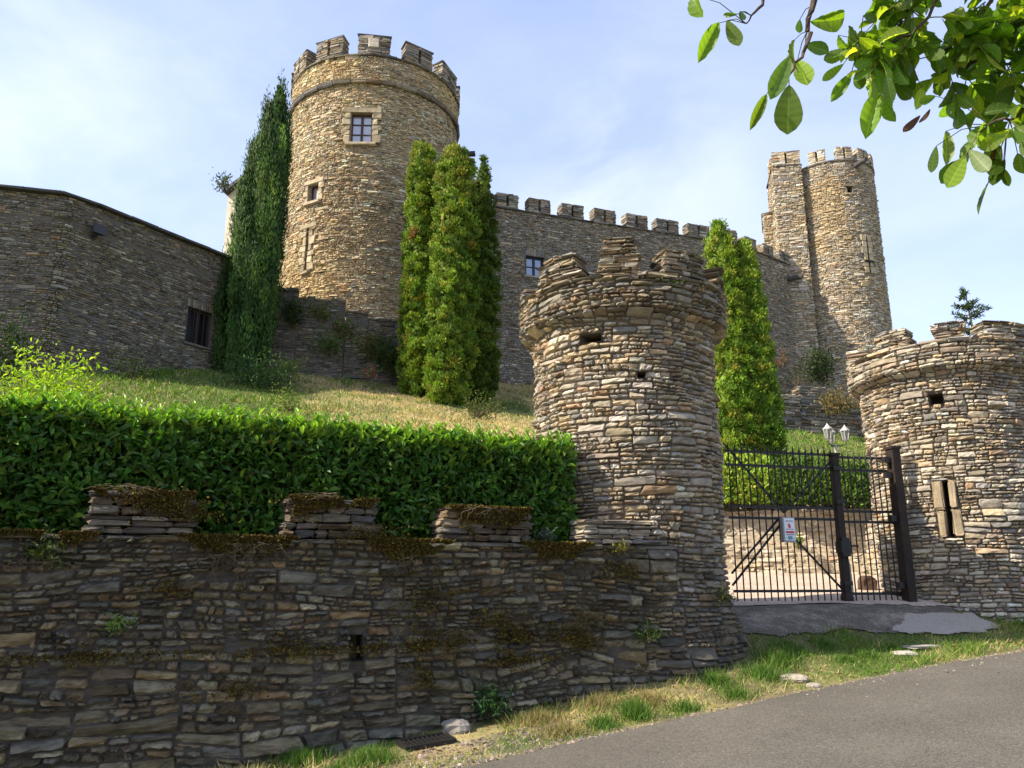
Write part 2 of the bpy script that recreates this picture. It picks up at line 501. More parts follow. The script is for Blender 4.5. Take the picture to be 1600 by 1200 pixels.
# closed, irregular blocks
def _btpl():
    pts, idx = [], {}
    for i in range(4):
        for j in range(4):
            for k in range(4):
                if i in (0, 3) or j in (0, 3) or k in (0, 3):
                    idx[(i, j, k)] = len(pts); pts.append((i, j, k))
    q = []
    for a in range(3):
        for b in range(3):
            for s in (0, 3):
                f = [(a, b), (a + 1, b), (a + 1, b + 1), (a, b + 1)]
                g = f if s == 3 else f[::-1]
                q.append([idx[(x, y, s)] for x, y in g])
                q.append([idx[(s, x, y)] for x, y in g])
                g = f[::-1] if s == 3 else f
                q.append([idx[(x, s, y)] for x, y in g])
    return np.array(pts), np.array(q)
BT, BQ = _btpl()
def blocks(mb, B, mapf, rng, pal, bev=.014, jit=.006, gap=.003, colors=None):
    """B: N x 6 array u0,u1,v0,v1,d0,d1 (d grows outwards)"""
    B = np.asarray(B, float)
    n = len(B)
    if not n: return
    co = np.zeros((n, len(BT), 3))
    for k in range(3):
        lo, hi = B[:, 2 * k] + gap, B[:, 2 * k + 1] - gap
        L = np.maximum(hi - lo, .004)
        e = np.minimum(bev * rng.uniform(.7, 1.4, n), L * .3)
        st = np.stack([lo, lo + e, hi - e, hi], 1)
        co[:, :, k] = st[:, BT[:, k]]
    ext = ((BT == 0) | (BT == 3)).sum(1)
    for k in range(3):
        L = B[:, 2 * k + 1] - B[:, 2 * k]
        pull = np.minimum(bev * .55, L * .2)[:, None] * np.where(ext >= 2, 1, 0)[None] * np.where(BT[:, k] == 0, 1, np.where(BT[:, k] == 3, -1, 0))[None]
        co[:, :, k] += pull * rng.uniform(.4, 1.3, pull.shape)
        co[:, :, k] += rng.normal(0, 1, (n, len(BT))) * np.minimum(jit, L * .08)[:, None]
    P = mapf(co[..., 0].ravel(), co[..., 1].ravel(), co[..., 2].ravel())
    q = BQ[None] + np.arange(n)[:, None, None] * len(BT)
    c = colors if colors is not None else pal(rng, B[:, :2].mean(1), B[:, 2:4].mean(1))
    mb.add(P, q=q.reshape(-1, 4), c=np.repeat(c, len(BT), 0))

def merlon_blocks(u0, u1, v0, v1, d0, d1, rng, hc=(.05, .10), lc=(.2, .5), slit=None, ragged=0.02, ruin=0.0):
    out = []
    spans = [(u0, u1)] if slit is None else [(u0, slit[0]), (slit[1], u1)]
    for (a, b) in spans:
        v = v0
        while v < v1 - .012:
            h = rng.uniform(*hc)
            if v + h > v1 - hc[0] * .6: h = v1 - v
            f = (v - v0) / (v1 - v0)
            sh = ruin * max(0, f - .3) * (b - a)
            x = a + rng.uniform(-ragged, ragged) + sh * rng.uniform(.0, .6)
            xe = b + rng.uniform(-ragged, ragged) - sh * rng.uniform(.2, 1)
            if slit is not None:
                if a == u0: xe = b
                else: x = a
            cuts = [x]
            while cuts[-1] < xe - .01:
                cuts.append(min(xe, cuts[-1] + rng.uniform(*lc)))
                if xe - cuts[-1] < lc[0] * .4: cuts[-1] = xe
            dm = d0 + (d1 - d0) * rng.uniform(.4, .6)
            for i in range(len(cuts) - 1):
                if (d1 - d0) > .3 and rng.random() < .75:
                    out.append((cuts[i], cuts[i + 1], v, v + h, d0 + rng.uniform(-.01, .01), dm))
                    out.append((cuts[i], cuts[i + 1], v, v + h, dm, d1 + rng.uniform(-.018, .018)))
                else:
                    out.append((cuts[i], cuts[i + 1], v, v + h, d0, d1 + rng.uniform(-.018, .018)))
            v += h
        if slit is not None:
            pass
    if slit is not None:    # backing behind the slit so that it reads dark
        out.append((slit[0] - .01, slit[1] + .01, v0, v1 - .03, d0 + .01, d0 + (d1 - d0) * .35))
        out.append((slit[0] - .02, slit[1] + .02, v1 - .09, v1 - .005, d0 + .02, d1 - .015))
        out.append((slit[0] - .02, slit[1] + .02, v0, v0 + .10, d0 + .02, d1 - .015))
    return out

def cylmap(c, R0, Rf):
    c = np.asarray(c, float)
    f = -c[:2] / np.linalg.norm(c[:2])
    r = np.array((-f[1], f[0]))      # viewer's right
    def m(u, v, d):
        ph = np.asarray(u) / R0
        rad = Rf(np.asarray(v)) + np.asarray(d)
        x = c[0] + rad * (np.cos(ph) * f[0] + np.sin(ph) * r[0])
        y = c[1] + rad * (np.cos(ph) * f[1] + np.sin(ph) * r[1])
        return np.stack([x, y, np.asarray(v) + 0 * x], -1)
    return m

def pathmap(pts, dfun=None, rc=.12, topf=None):
    """wall along a polyline seen from its right-hand side (viewer's left to right)"""
    pts = np.asarray(pts, float)
    seg = np.diff(pts, axis=0); L = np.linalg.norm(seg, axis=1)
    cu = np.concatenate([[0], np.cumsum(L)])
    dr = seg / L[:, None]
    nr = np.stack([dr[:, 1], -dr[:, 0]], 1)
    def m(u, v, d):
        u = np.asarray(u, float); v = np.asarray(v, float); d = np.asarray(d, float)
        i = np.clip(np.searchsorted(cu, u, side='right') - 1, 0, len(L) - 1)
        p = pts[i] + dr[i] * (u - cu[i])[:, None]
        nn = nr[i].copy()
        for k in range(1, len(L)):
            t = sstep(-rc, rc, u - cu[k])
            near = np.abs(u - cu[k]) < rc
            mix = nr[k - 1] * (1 - t)[:, None] + nr[k] * t[:, None]
            mix /= np.linalg.norm(mix, axis=1)[:, None]
            nn[near] = mix[near]
        dd = d + (dfun(u, v) if dfun is not None else 0)
        vv = v + (topf(u) if topf is not None else 0)
        p = p + nn * dd[:, None]
        return np.concatenate([p, vv[:, None]], 1)
    m.length = cu[-1]; m.cu = cu
    return m

def frame_at(mapf, u, v):
    o = mapf(np.array([u]), np.array([v]), np.array([0.0]))[0]
    t = mapf(np.array([u + .01]), np.array([v]), np.array([0.0]))[0] - o
    nrm = mapf(np.array([u]), np.array([v]), np.array([.01]))[0] - o
    t /= np.linalg.norm(t); nrm /= np.linalg.norm(nrm)
    return o, t, np.array((0, 0, 1.0)), nrm
def lbox(mb, fr, a, b, c, e, d0, d1, col=(1, 1, 1)):
    o, t, z, n = fr
    box(mb, o + t * (a + b) / 2 + z * (c + e) / 2 + n * (d0 + d1) / 2, t * (b - a) / 2, n * (d1 - d0) / 2, z * (e - c) / 2, col)
def flatmap(fr):
    o, t, z, n = fr
    def m(u, v, d):
        return o + np.asarray(u)[:, None] * t + np.asarray(v)[:, None] * z + np.asarray(d)[:, None] * n
    return m

def window(root, fr, w, h, depth, mframe, mglass, grid=(2, 3), fw=.05, bars=0, surround=None, rng=None, name='window'):
    """glazed window recessed in an opening; fr is the frame at its centre"""
    mb = MB()
    lbox(mb, fr, -w/2, -w/2 + fw, -h/2, h/2, -depth - .05, -depth + .03)
    lbox(mb, fr, w/2 - fw, w/2, -h/2, h/2, -depth - .05, -depth + .03)
    lbox(mb, fr, -w/2 + fw, w/2 - fw, -h/2, -h/2 + fw, -depth - .05, -depth + .03)
    lbox(mb, fr, -w/2 + fw, w/2 - fw, h/2 - fw, h/2, -depth - .05, -depth + .03)
    nx, ny = grid
    for i in range(1, nx):
        x = -w/2 + w * i / nx
        lbox(mb, fr, x - fw * .7, x + fw * .7, -h/2 + fw, h/2 - fw, -depth - .045, -depth + .035)
    for j in range(1, ny):
        y = -h/2 + h * j / ny
        for i in range(nx):
            a = -w/2 + w * i / nx + fw * .7; b = -w/2 + w * (i + 1) / nx - fw * .7
            lbox(mb, fr, a, b, y - .018, y + .018, -depth - .04, -depth + .02)
    wi = mb.build(name, mframe, root)
    g = MB(); lbox(g, fr, -w/2 + fw * .5, w/2 - fw * .5, -h/2 + fw * .5, h/2 - fw * .5, -depth - .03, -depth - .015)
    g.build('pane', mglass, wi)
    return wi

# ------------------------------------------------------------------ ground
EDGE = np.array([(-40, -12.5), (-12, .95), (-6, 3.95), (-3, 5.65), (-1.2, 6.62), (.09, 7.33), (1.3, 8.02), (2.63, 8.75), (3.72, 9.3), (5.08, 9.98), (6.33, 10.42), (9, 11.5), (14, 13.6), (40, 26)])
def road_edge(x): return np.interp(x, EDGE[:, 0], EDGE[:, 1])
def plane(x, y): return -1.6 + .08 * x + .025 * y
HQ = np.array([(-50, -.2), (8.5, -.15), (10.2, -.1), (12, .75), (15.2, 1.9), (20, 3.6), (25, 5.25), (28.2, 6.4), (32.3, 8.1), (36, 8.4), (60, 8.6), (400, 8.8)])
def wall_q(x, y): return y - .4394 * x
def yret(x): return 18.6 - .27 * (x - 3.5)
def ground_z(x, y):
    x = np.asarray(x, float); y = np.asarray(y, float)
    pl = -1.6 + .08 * np.clip(x, -60, 40) + .025 * np.clip(y, -40, 60)
    d = (y - road_edge(x)) * .88
    A = np.interp(x, [-6, -1.5, .5, 1.6, 2.9, 4.7, 6.0, 7.5, 9.5, 12], [-.05, 0, .12, .36, .64, .64, .5, .33, .35, .5])
    verge = pl + A * sstep(0, 2.3, d) + .03 * (fbm(x * 1.3, y * 1.3, 0, 3) - .5) * sstep(0, .4, d) - .03 * (1 - sstep(-.3, .02, d))
    # courtyard rises gently behind the gate
    court = np.interp(y, [12.2, 18.4], [-.33, .2]) + .02 * (fbm(x * .8, y * .8, 0, 9) - .5)
    tc_ = sstep(11.3, 12.6, y - .18 * (x - 4.5)) * sstep(2.2, 3.0, x)
    low = verge * (1 - tc_) + court * tc_
    q = y - .42 * x
    hill = np.interp(q, HQ[:, 0], HQ[:, 1])
    for _k in (1.2, -1.2):
        hill = hill + .5 * np.interp(q + _k, HQ[:, 0], HQ[:, 1])
    hill = hill / 2 + .22 * (fbm(x * .35, y * .35, 0, 21) - .5) * sstep(10.5, 14, q) + .10 * (fbm(x * 1.1, y * 1.1, 0, 31) - .5) * sstep(10.5, 14, q)
    # retaining wall edge on the right
    dr = y - yret(x)
    cap = 1.42 + .75 * np.maximum(dr, 0)
    right = np.where(dr > .3, np.minimum(hill, cap), low)
    left = np.where(wall_q(x, y) > 8.85 + .25, hill, low)
    side = x - 2.3 - .0 * y
    m = sstep(-.25, .25, side)
    behind = left * (1 - m) + right * m
    # garden beside and behind the right-hand gate tower
    far = sstep(7.9, 8.3, x) * sstep(14.2, 14.6, y)
    rightbank = np.minimum(hill, 1.1 + .5 * np.maximum(y - 14.5, 0))
    behind = behind * (1 - far) + np.where(dr > .3, np.minimum(hill, cap), rightbank) * far
    return behind

def axis_pts(segs):
    out = []
    for a, b, s in segs:
        out.append(np.arange(a, b, s))
    return np.unique(np.concatenate(out + [np.array([segs[-1][1]])]))
gx = axis_pts([(-500, -60, 40), (-60, -24, 4), (-24, -7, .5), (-7, 12, .12), (12, 30, .5), (30, 70, 4), (70, 500, 40)])
gy = axis_pts([(-300, -20, 40), (-20, 4, 1.5), (4, 13, .12), (13, 36, .3), (36, 60, 2), (60, 700, 40)])
GX, GY = np.meshgrid(gx, gy)
GZ = ground_z(GX.ravel(), GY.ravel())
gcol_n = fbm(GX.ravel() * .6, GY.ravel() * .6, 0, 5, 4)

def grass_tone(x, y):
    """0 = green, 1 = dry straw"""
    n = fbm(x * .45, y * .45, 0, 41, 4)
    n2 = fbm(x * 1.7, y * 1.7, 0, 47, 3)
    q = y - .42 * x
    dry = sstep(.42, .58, n * .65 + n2 * .35)
    lawn = sstep(10.5, 12, q)
    # the middle of the lawn is scorched, its left end and the right bank stay green
    a = x / np.maximum(y, 1)
    mid = sstep(-.33, -.24, a) * (1 - sstep(.06, .12, a))
    dl = np.clip(dry * .9 + .50 * mid - .45 * mid * sstep(.52, .64, fbm(x * .5 + 9, y * .5, 0, 63, 3)), 0, 1) * (mid * .88 + .12)
    dv = dry * .95 * np.interp(x, [-1, 1.5, 3.2, 6, 9], [.8, .7, .35, .4, .6])
    return dl * lawn + dv * (1 - lawn)

def grass_cols(x, y, rng):
    t = grass_tone(x, y)[:, None]
    n = len(x)
    g = np.array((.12, .20, .03)) * np.exp(rng.normal(0, .25, n))[:, None] * np.exp(rng.normal(0, .1, (n, 3)))
    s = np.array((.45, .36, .18)) * np.exp(rng.normal(0, .22, n))[:, None]
    pick = (rng.random((n, 1)) < t * .85 + .06).astype(float)
    return g * (1 - pick) + s * pick

rng0 = np.random.default_rng(1)
gt = grass_tone(GX.ravel(), GY.ravel())[:, None]
soil = np.array((.14, .105, .06)); gr = np.array((.075, .10, .025)); st_ = np.array((.40, .31, .15))
gc = gr * (1 - gt) + st_ * gt
gc = gc * (.75 + .5 * gcol_n[:, None])
bare = sstep(.52, .66, fbm(GX.ravel() * 1.1, GY.ravel() * 1.1, 0, 55, 3))[:, None] * .6
gc = gc * (1 - bare) + soil * bare
mb = MB()
n = len(gx)
ii, jj = np.meshgrid(np.arange(len(gy) - 1), np.arange(n - 1), indexing='ij')
mb.add(np.stack([GX.ravel(), GY.ravel(), GZ], 1), q=np.stack([ii * n + jj, ii * n + jj + 1, (ii + 1) * n + jj + 1, (ii + 1) * n + jj], -1).reshape(-1, 4), c=gc)
M_GROUND = attr_mat('turf_and_soil', rough=0.95, n1=16, var=.35, bump=.8, bscale=40, bdist=.03)
tag(mb.build('ground', M_GROUND, smooth=True), None, None, kind='structure')

# road
def road_material():
    m, t, b, o = newmat('asphalt')
    tx = nd(t, 'ShaderNodeTexCoord')
    v = nd(t, 'ShaderNodeTexVoronoi', i_Scale=105.0)
    ln(t, tx, 'Object', v, 'Vector')
    sep = nd(t, 'ShaderNodeSeparateColor'); ln(t, v, 'Color', sep, 0)
    r = nd(t, 'ShaderNodeValToRGB')
    e = r.color_ramp.elements
    e[0].position = 0.0; e[0].color = (.055, .051, .044, 1)
    e[1].position = 1.0; e[1].color = (.175, .158, .125, 1)
    x = r.color_ramp.elements.new(.55); x.color = (.105, .096, .080, 1)
    x = r.color_ramp.elements.new(.93); x.color = (.135, .123, .10, 1)
    t.links.new(sep.outputs[0], r.inputs['Fac'])
    n = nd(t, 'ShaderNodeTexNoise', i_Scale=.8, i_Detail=5.0, i_Roughness=.6)
    ln(t, tx, 'Object', n, 'Vector')
    mr = nd(t, 'ShaderNodeMapRange'); mr.inputs['From Min'].default_value = .3; mr.inputs['From Max'].default_value = .7
    mr.inputs['To Min'].default_value = .8; mr.inputs['To Max'].default_value = 1.15
    ln(t, n, 'Fac', mr, 'Value')
    mu = nd(t, 'ShaderNodeVectorMath', operation='SCALE'); ln(t, r, 'Color', mu, 0); t.links.new(mr.outputs[0], mu.inputs['Scale'])
    t.links.new(mu.outputs[0], b.inputs['Base Color'])
    b.inputs['Roughness'].default_value = .8; b.inputs['Specular IOR Level'].default_value = .3
    bp = nd(t, 'ShaderNodeBump'); bp.inputs['Strength'].default_value = .6; bp.inputs['Distance'].default_value = .006
    ln(t, v, 'Distance', bp, 'Height'); ln(t, bp, 'Normal', b, 'Normal')
    return m
mb = MB()
rx = np.arange(-30, 40.01, .06)
ro = np.concatenate([[0, .03, .1], np.linspace(.4, 6.5, 8)])
RX, RO = np.meshgrid(rx, ro)
er = .07 * (fbm(RX * 2.2, 0 * RX, 0, 61, 4) - .5) * 2 + .05 * (fbm(RX * 9, 0 * RX, 0, 62, 2) - .5)
RY = road_edge(RX) - RO + er * np.exp(-RO * 3)
RZ = plane(RX, RY) + .012 - np.where(RO == 0, .035, 0) - np.where(RO == .03, .006, 0)
n = len(rx)
ii, jj = np.meshgrid(np.arange(len(ro) - 1), np.arange(n - 1), indexing='ij')
mb.add(np.stack([RX.ravel(), RY.ravel(), RZ.ravel()], 1), q=np.stack([ii * n + jj, (ii + 1) * n + jj, (ii + 1) * n + jj + 1, ii * n + jj + 1], -1).reshape(-1, 4))
tag(mb.build('road', road_material(), smooth=True), None, None, kind='structure')

# driveway apron (asphalt), concrete patch, courtyard gravel
def patchy(name, c1, c2, scale, lo, hi, sp=.42):
    m, t, b, o = newmat(name)
    tx = nd(t, 'ShaderNodeTexCoord')
    n1 = nd(t, 'ShaderNodeTexNoise', i_Scale=scale, i_Detail=8.0, i_Roughness=.72); ln(t, tx, 'Object', n1, 'Vector')
    m1 = nd(t, 'ShaderNodeMapRange'); m1.inputs['From Min'].default_value = lo; m1.inputs['From Max'].default_value = hi; ln(t, n1, 'Fac', m1, 'Value')
    mx = nd(t, 'ShaderNodeMix', data_type='RGBA'); mx.inputs[6].default_value = (*c1, 1); mx.inputs[7].default_value = (*c2, 1)
    t.links.new(m1.outputs[0], mx.inputs[0])
    v = nd(t, 'ShaderNodeTexVoronoi', i_Scale=75.0); ln(t, tx, 'Object', v, 'Vector')
    sp_ = nd(t, 'ShaderNodeSeparateColor'); ln(t, v, 'Color', sp_, 0)
    m2 = nd(t, 'ShaderNodeMapRange'); m2.inputs['To Min'].default_value = 1 - sp; m2.inputs['To Max'].default_value = 1 + sp; t.links.new(sp_.outputs[0], m2.inputs['Value'])
    mu = nd(t, 'ShaderNodeVectorMath', operation='SCALE'); t.links.new(mx.outputs[2], mu.inputs[0]); t.links.new(m2.outputs[0], mu.inputs['Scale'])
    t.links.new(mu.outputs[0], b.inputs['Base Color'])
    b.inputs['Roughness'].default_value = .92; b.inputs['Specular IOR Level'].default_value = .2
    bp = nd(t, 'ShaderNodeBump'); bp.inputs['Strength'].default_value = .7; bp.inputs['Distance'].default_value = .012
    ad = nd(t, 'ShaderNodeMath', operation='MULTIPLY_ADD'); ad.inputs[1].default_value = 3.0
    ln(t, n1, 'Fac', ad, 0); t.links.new(v.outputs['Distance'], ad.inputs[2])
    t.links.new(ad.outputs[0], bp.inputs['Height']); ln(t, bp, 'Normal', b, 'Normal')
    return m
def sheet(name, poly, lift, mat, step=.035, wob=.05, seed=0):
    poly = np.asarray(poly, float)
    x0, y0 = poly.min(0) - .1; x1, y1 = poly.max(0) + .1
    xs = np.arange(x0, x1, step); ys = np.arange(y0, y1, step)
    X, Y = np.meshgrid(xs, ys)
    wx = X + wob * 2 * (fbm(X * 2.5, Y * 2.5, 0, seed) - .5); wy = Y + wob * 2 * (fbm(X * 2.5, Y * 2.5, 5, seed) - .5)
    ins = np.zeros(X.shape, bool)
    k = len(poly)
    for i in range(k):
        (ax, ay), (bx, by) = poly[i], poly[(i + 1) % k]
        cond = ((ay > wy) != (by > wy)) & (wx < (bx - ax) * (wy - ay) / (by - ay + 1e-12) + ax)
        ins ^= cond
    Z = ground_z(X.ravel(), Y.ravel()).reshape(X.shape) + lift
    n = len(xs)
    ii, jj = np.meshgrid(np.arange(len(ys) - 1), np.arange(n - 1), indexing='ij')
    ok = ins[:-1, :-1] & ins[1:, :-1] & ins[:-1, 1:] & ins[1:, 1:]
    q = np.stack([ii * n + jj, ii * n + jj + 1, (ii + 1) * n + jj + 1, (ii + 1) * n + jj], -1)[ok]
    us, inv = np.unique(q.ravel(), return_inverse=True)
    P = np.stack([X.ravel(), Y.ravel(), Z.ravel()], 1)[us]
    m = MB(); m.add(P, q=inv.reshape(-1, 4))
    return tag(m.build(name, mat, smooth=True), None, None, kind='structure')
M_APRON = patchy('old_asphalt', (.13, .112, .092), (.26, .222, .178), 2.6, .47, .64)
M_CONC = patchy('worn_concrete', (.36, .32, .27), (.22, .19, .155), 3.2, .55, .70, .15)
M_GRAVEL = patchy('pink_gravel', (.52, .42, .34), (.42, .33, .26), 1.4, .45, .62)
sheet('courtyard', [(2.6, 11.75), (4.5, 11.95), (6.6, 12.3), (7.3, 13.0), (8.3, 14.3), (8.3, 18.2), (2.7, 19.0)], .032, M_GRAVEL, step=.06, wob=.12, seed=71)
sheet('driveway', [(2.7, 10.55), (3.4, 10.6), (4.3, 10.95), (5.4, 11.25), (6.1, 11.7), (6.6, 12.3), (6.3, 12.5), (4.5, 12.05), (2.9, 11.8)], .022, M_APRON, wob=.12, seed=72)
sheet('concrete_apron', [(5.05, 11.2), (5.7, 11.1), (6.4, 11.35), (6.85, 11.7), (6.7, 12.1), (6.0, 12.0), (5.5, 11.7)], .03, M_CONC, wob=.12, seed=73)

# ------------------------------------------------------------------ pixel -> surface helpers
def kx(px, py): return vp(px, py, 1.0)[0]
def kz(px, py): return vp(px, py, 1.0)[2]
def cyl_uv(px, py, c, rad, R0=None):
    k = kx(px, py)
    a = k * k + 1; b = -2 * (k * c[0] + c[1]); q = c[0] ** 2 + c[1] ** 2 - rad * rad
    D = b * b - 4 * a * q
    t = (-b - math.sqrt(max(D, 0))) / (2 * a)
    p = np.array((k * t, t)) - np.asarray(c[:2])
    f = -np.asarray(c[:2]) / np.hypot(*c[:2]); r = np.array((-f[1], f[0]))
    return math.atan2(p @ r, p @ f) * (R0 or rad), kz(px, py) * t
def seg_uv(px, py, p0, p1):
    p0 = np.asarray(p0, float); d = np.asarray(p1, float) - p0; L = np.hypot(*d); d /= L
    k = kx(px, py)
    u = (k * p0[1] - p0[0]) / (d[0] - k * d[1])
    return u, kz(px, py) * (p0[1] + d[1] * u)

RNG = np.random.default_rng(7)
def surround(root, fr, w, h, pal, name='stone_surround', jw=(.16, .30), lint=.2, sill=.14, d=.012, inner=-.22):
    B = []
    v = -h / 2
    i = 0
    while v < h / 2 - .02:
        hh = min(RNG.uniform(.2, .36), h / 2 - v)
        if h / 2 - v - hh < .1: hh = h / 2 - v
        for s in (-1, 1):
            ww = jw[(i + (s > 0)) % 2] * RNG.uniform(.9, 1.1)
            B.append((-w / 2 - ww, -w / 2, v, v + hh, inner, d) if s < 0 else (w / 2, w / 2 + ww, v, v + hh, inner, d))
        v += hh; i += 1
    B.append((-w / 2 - jw[1], w / 2 + jw[1], h / 2, h / 2 + lint, inner, d + .004))
    B.append((-w / 2 - jw[0] * .8, w / 2 + jw[0] * .8, -h / 2 - sill, -h / 2, inner, d + .09))
    m = MB(); blocks(m, B, flatmap(fr), RNG, pal, bev=.03, jit=.012, gap=.003)
    return m.build(name, M_DRESSED, root)

def pal_flat(col, val=.1):
    def f(rng, u, v):
        return (np.tile(col, (len(u), 1)) * np.exp(rng.normal(0, val, len(u)))[:, None]).clip(.01, .8)
    return f
PAL_GOLD = pal_flat((.33, .27, .175), .15)
PAL_GREYD = pal_flat((.33, .29, .24), .10)

# ------------------------------------------------------------------ the two gate towers
def gate_tower(label, c, rad, over, base_z, corb, sill, top, mer, palf, base_out, base_h, holes=(), slit=None, seed=0, ruins=None):
    rng = np.random.default_rng(seed)
    root = thing('gate_tower', label, 'tower', (c[0], c[1], base_z), 'round towers either side of the iron gate')
    def Rf(v):
        v = np.asarray(v, float)
        r = rad + over * sstep(corb - .10, corb + .05, v)
        r = r + base_out * (1 - sstep(base_z, base_z + base_h, v)) ** 1.4
        return r + .018 * np.sin(v * 3.1 + seed)
    mp_ = cylmap(c, rad, Rf)
    UM = PI * rad
    rects = [h for h in holes]
    srects = list(holes) + ([slit[0]] if slit else [])
    m = MB()
    core(m, mp_, -UM, UM, base_z - .3, sill, .12, .12, rects=rects + ([slit[1]] if slit else []), d=-.050, col=(.13, .105, .08))
    Q = clip_rects(layout(-UM, UM, base_z - .25, sill + .0, rng, ch=(.12, .22), seg=(.28, .75), thin=(.042, .095), asp=(2.0, 4.8), warp=.04, slant=.15), srects)
    stones(m, Q, mp_, rng, palf, gap=.0035, bev=.014, sink=.052, prot=.012, rough=.005, nu=7, nv=5, tilt=.12)
    for h in holes: reveal(m, mp_, h, 0.0, -.3, (.12, .10, .08), back=(.03, .027, .022))
    if slit: reveal(m, mp_, slit[1], .0, -.3, (.12, .10, .08), back=(.015, .014, .012))
    # rough top of the parapet
    B = []
    u = -UM
    while u < UM - .05:
        w = rng.uniform(.16, .4); w = min(w, UM - u)
        B.append((u, u + w, sill - .03, sill + rng.uniform(.0, .05), -.42, .03 + rng.uniform(-.02, .02)))
        u += w
    blocks(m, B, mp_, rng, palf, bev=.02, jit=.012)
    # inside face of the parapet and a floor
    core(m, mp_, -UM, UM, sill - .6, sill, .2, .3, d=-.42, col=(.13, .11, .09))
    m.build('stonework', M_STONE, root)
    for i, (a, b, tz, ru) in enumerate(mer):
        mm = MB()
        Bm = merlon_blocks(a, b, sill, tz, -.38, .0, rng, hc=(.035, .080), lc=(.09, .27), ragged=.04, ruin=ru)
        blocks(mm, Bm, mp_, rng, palf, bev=.02, jit=.014)
        mm.build('merlon', M_STONE, root)
    if slit:
        a, b, v0, v1 = slit[1]
        mm = MB()
        vm = .5 * (v0 + v1) - .02
        B = [(a - .13, a + .005, vm + .01, v1 + .02, -.14, .02), (b - .005, b + .10, vm + .03, v1, -.14, .03), (a - .10, a + .005, v0, vm, -.14, .025), (b - .005, b + .13, v0 + .02, vm + .02, -.14, .02)]
        blocks(mm, B, mp_, rng, pal_flat((.27, .215, .14), .10), bev=.025, jit=.012)
        mm.build('slit_jamb', M_DRESSED, root)
    return root, mp_

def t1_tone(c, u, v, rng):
    # lichen-blackened parapet, mossy foot, and darker stones down the lower shaft
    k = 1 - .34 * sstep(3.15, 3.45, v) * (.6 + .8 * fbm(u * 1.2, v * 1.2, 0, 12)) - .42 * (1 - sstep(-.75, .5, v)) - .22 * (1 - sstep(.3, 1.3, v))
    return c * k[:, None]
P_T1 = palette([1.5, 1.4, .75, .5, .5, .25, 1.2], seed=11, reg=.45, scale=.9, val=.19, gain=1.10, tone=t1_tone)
P_T2 = palette([.9, 1.6, .4, 1.1, .7, .08, .9], seed=23, reg=.5, scale=.9, val=.22, gain=1.12)
T1 = (1.557, 10.85); T1R = 1.25
T2 = (7.37, 13.3); T2R = 1.30
def mer_from_px(c, rad, spec, sill):
    out = []
    for (pa, pb, py, tz, ru) in spec:
        ua = cyl_uv(pa, py, c, rad + .18)[0] * rad / (rad + .18); ub = cyl_uv(pb, py, c, rad + .18)[0] * rad / (rad + .18)
        out.append((ua, ub, tz, ru))
    return out
m1 = mer_from_px(T1, T1R, [(841, 905, 435, 4.17, .30), (937, 1003, 420, 4.27, .45), (1036, 1100, 425, 4.14, .12)], 3.75)
m1 += [(1.50, 2.0, 4.16, .1), (-2.0, -1.50, 4.02, .3), (-3.0, -2.5, 4.2, .2), (2.6, 3.1, 4.2, .2), (3.5, 3.9, 4.2, .2)]
h1 = cyl_uv(925, 527, T1, T1R); h1b = cyl_uv(1003, 585, T1, T1R)
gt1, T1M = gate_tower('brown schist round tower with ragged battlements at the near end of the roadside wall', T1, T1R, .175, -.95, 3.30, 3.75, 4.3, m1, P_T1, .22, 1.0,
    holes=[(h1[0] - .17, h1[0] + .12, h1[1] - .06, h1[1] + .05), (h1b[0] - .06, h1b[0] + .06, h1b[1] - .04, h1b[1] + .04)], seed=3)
m2 = mer_from_px(T2, T2R, [(1365, 1418, 545, 3.99, .12), (1459, 1513, 525, 3.97, .05), (1535, 1588, 525, 3.95, .08)], 3.66)
m2 += [(1.05, 1.5, 3.95, .1), (1.95, 2.4, 3.95, .1), (-2.55, -2.1, 4.1, .1), (-3.5, -3.05, 4.1, .1), (2.9, 3.4, 4.1, .1)]
h2 = cyl_uv(1463, 624, T2, T2R)
s2 = cyl_uv(1481, 795, T2, T2R)
gt2, T2M = gate_tower('pale round gate tower with a dark arrow slit and a small spruce on top', T2, T2R, .19, -.75, 3.25, 3.66, 4.0, m2, P_T2, .08, .7,
    holes=[(h2[0] - .10, h2[0] + .09, h2[1] - .07, h2[1] + .09)],
    slit=((s2[0] - .17, s2[0] + .16, s2[1] - .43, s2[1] + .43), (s2[0] - .045, s2[0] + .045, s2[1] - .42, s2[1] + .42)), seed=5)

# ------------------------------------------------------------------ roadside wall
WP = [(-9.5, 4.67), (-4.40, 6.91), (.50, 9.07), (1.95, 9.60)]
WTOP = .41
def ledge(u): return -.62 + .10 * (fbm(np.asarray(u) * .8, 0 * np.asarray(u), 0, 92) - .5)
def wall_d(u, v): return .055 * (1 - sstep(-.05, .03, v - ledge(u))) + .05 * (1 - sstep(-1.9, -.6, v)) + .03 * (fbm(np.asarray(u) * .7, np.asarray(v) * .7, 0, 91) - .5)
WM = pathmap(WP, wall_d)
P_W = palette([.7, 1.0, 1.3, .35, 1.3, .25, 1.5], seed=31, reg=.4, scale=.7, val=.25, gain=.78, tone=lambda c, u, v, rng: c * np.array((1.0, .985, .84)))
wall = thing('roadside_wall', 'long low dark stone wall with mossy battlements beside the road', 'wall', (-2, 7.9, -1.45))
rng = np.random.default_rng(17)
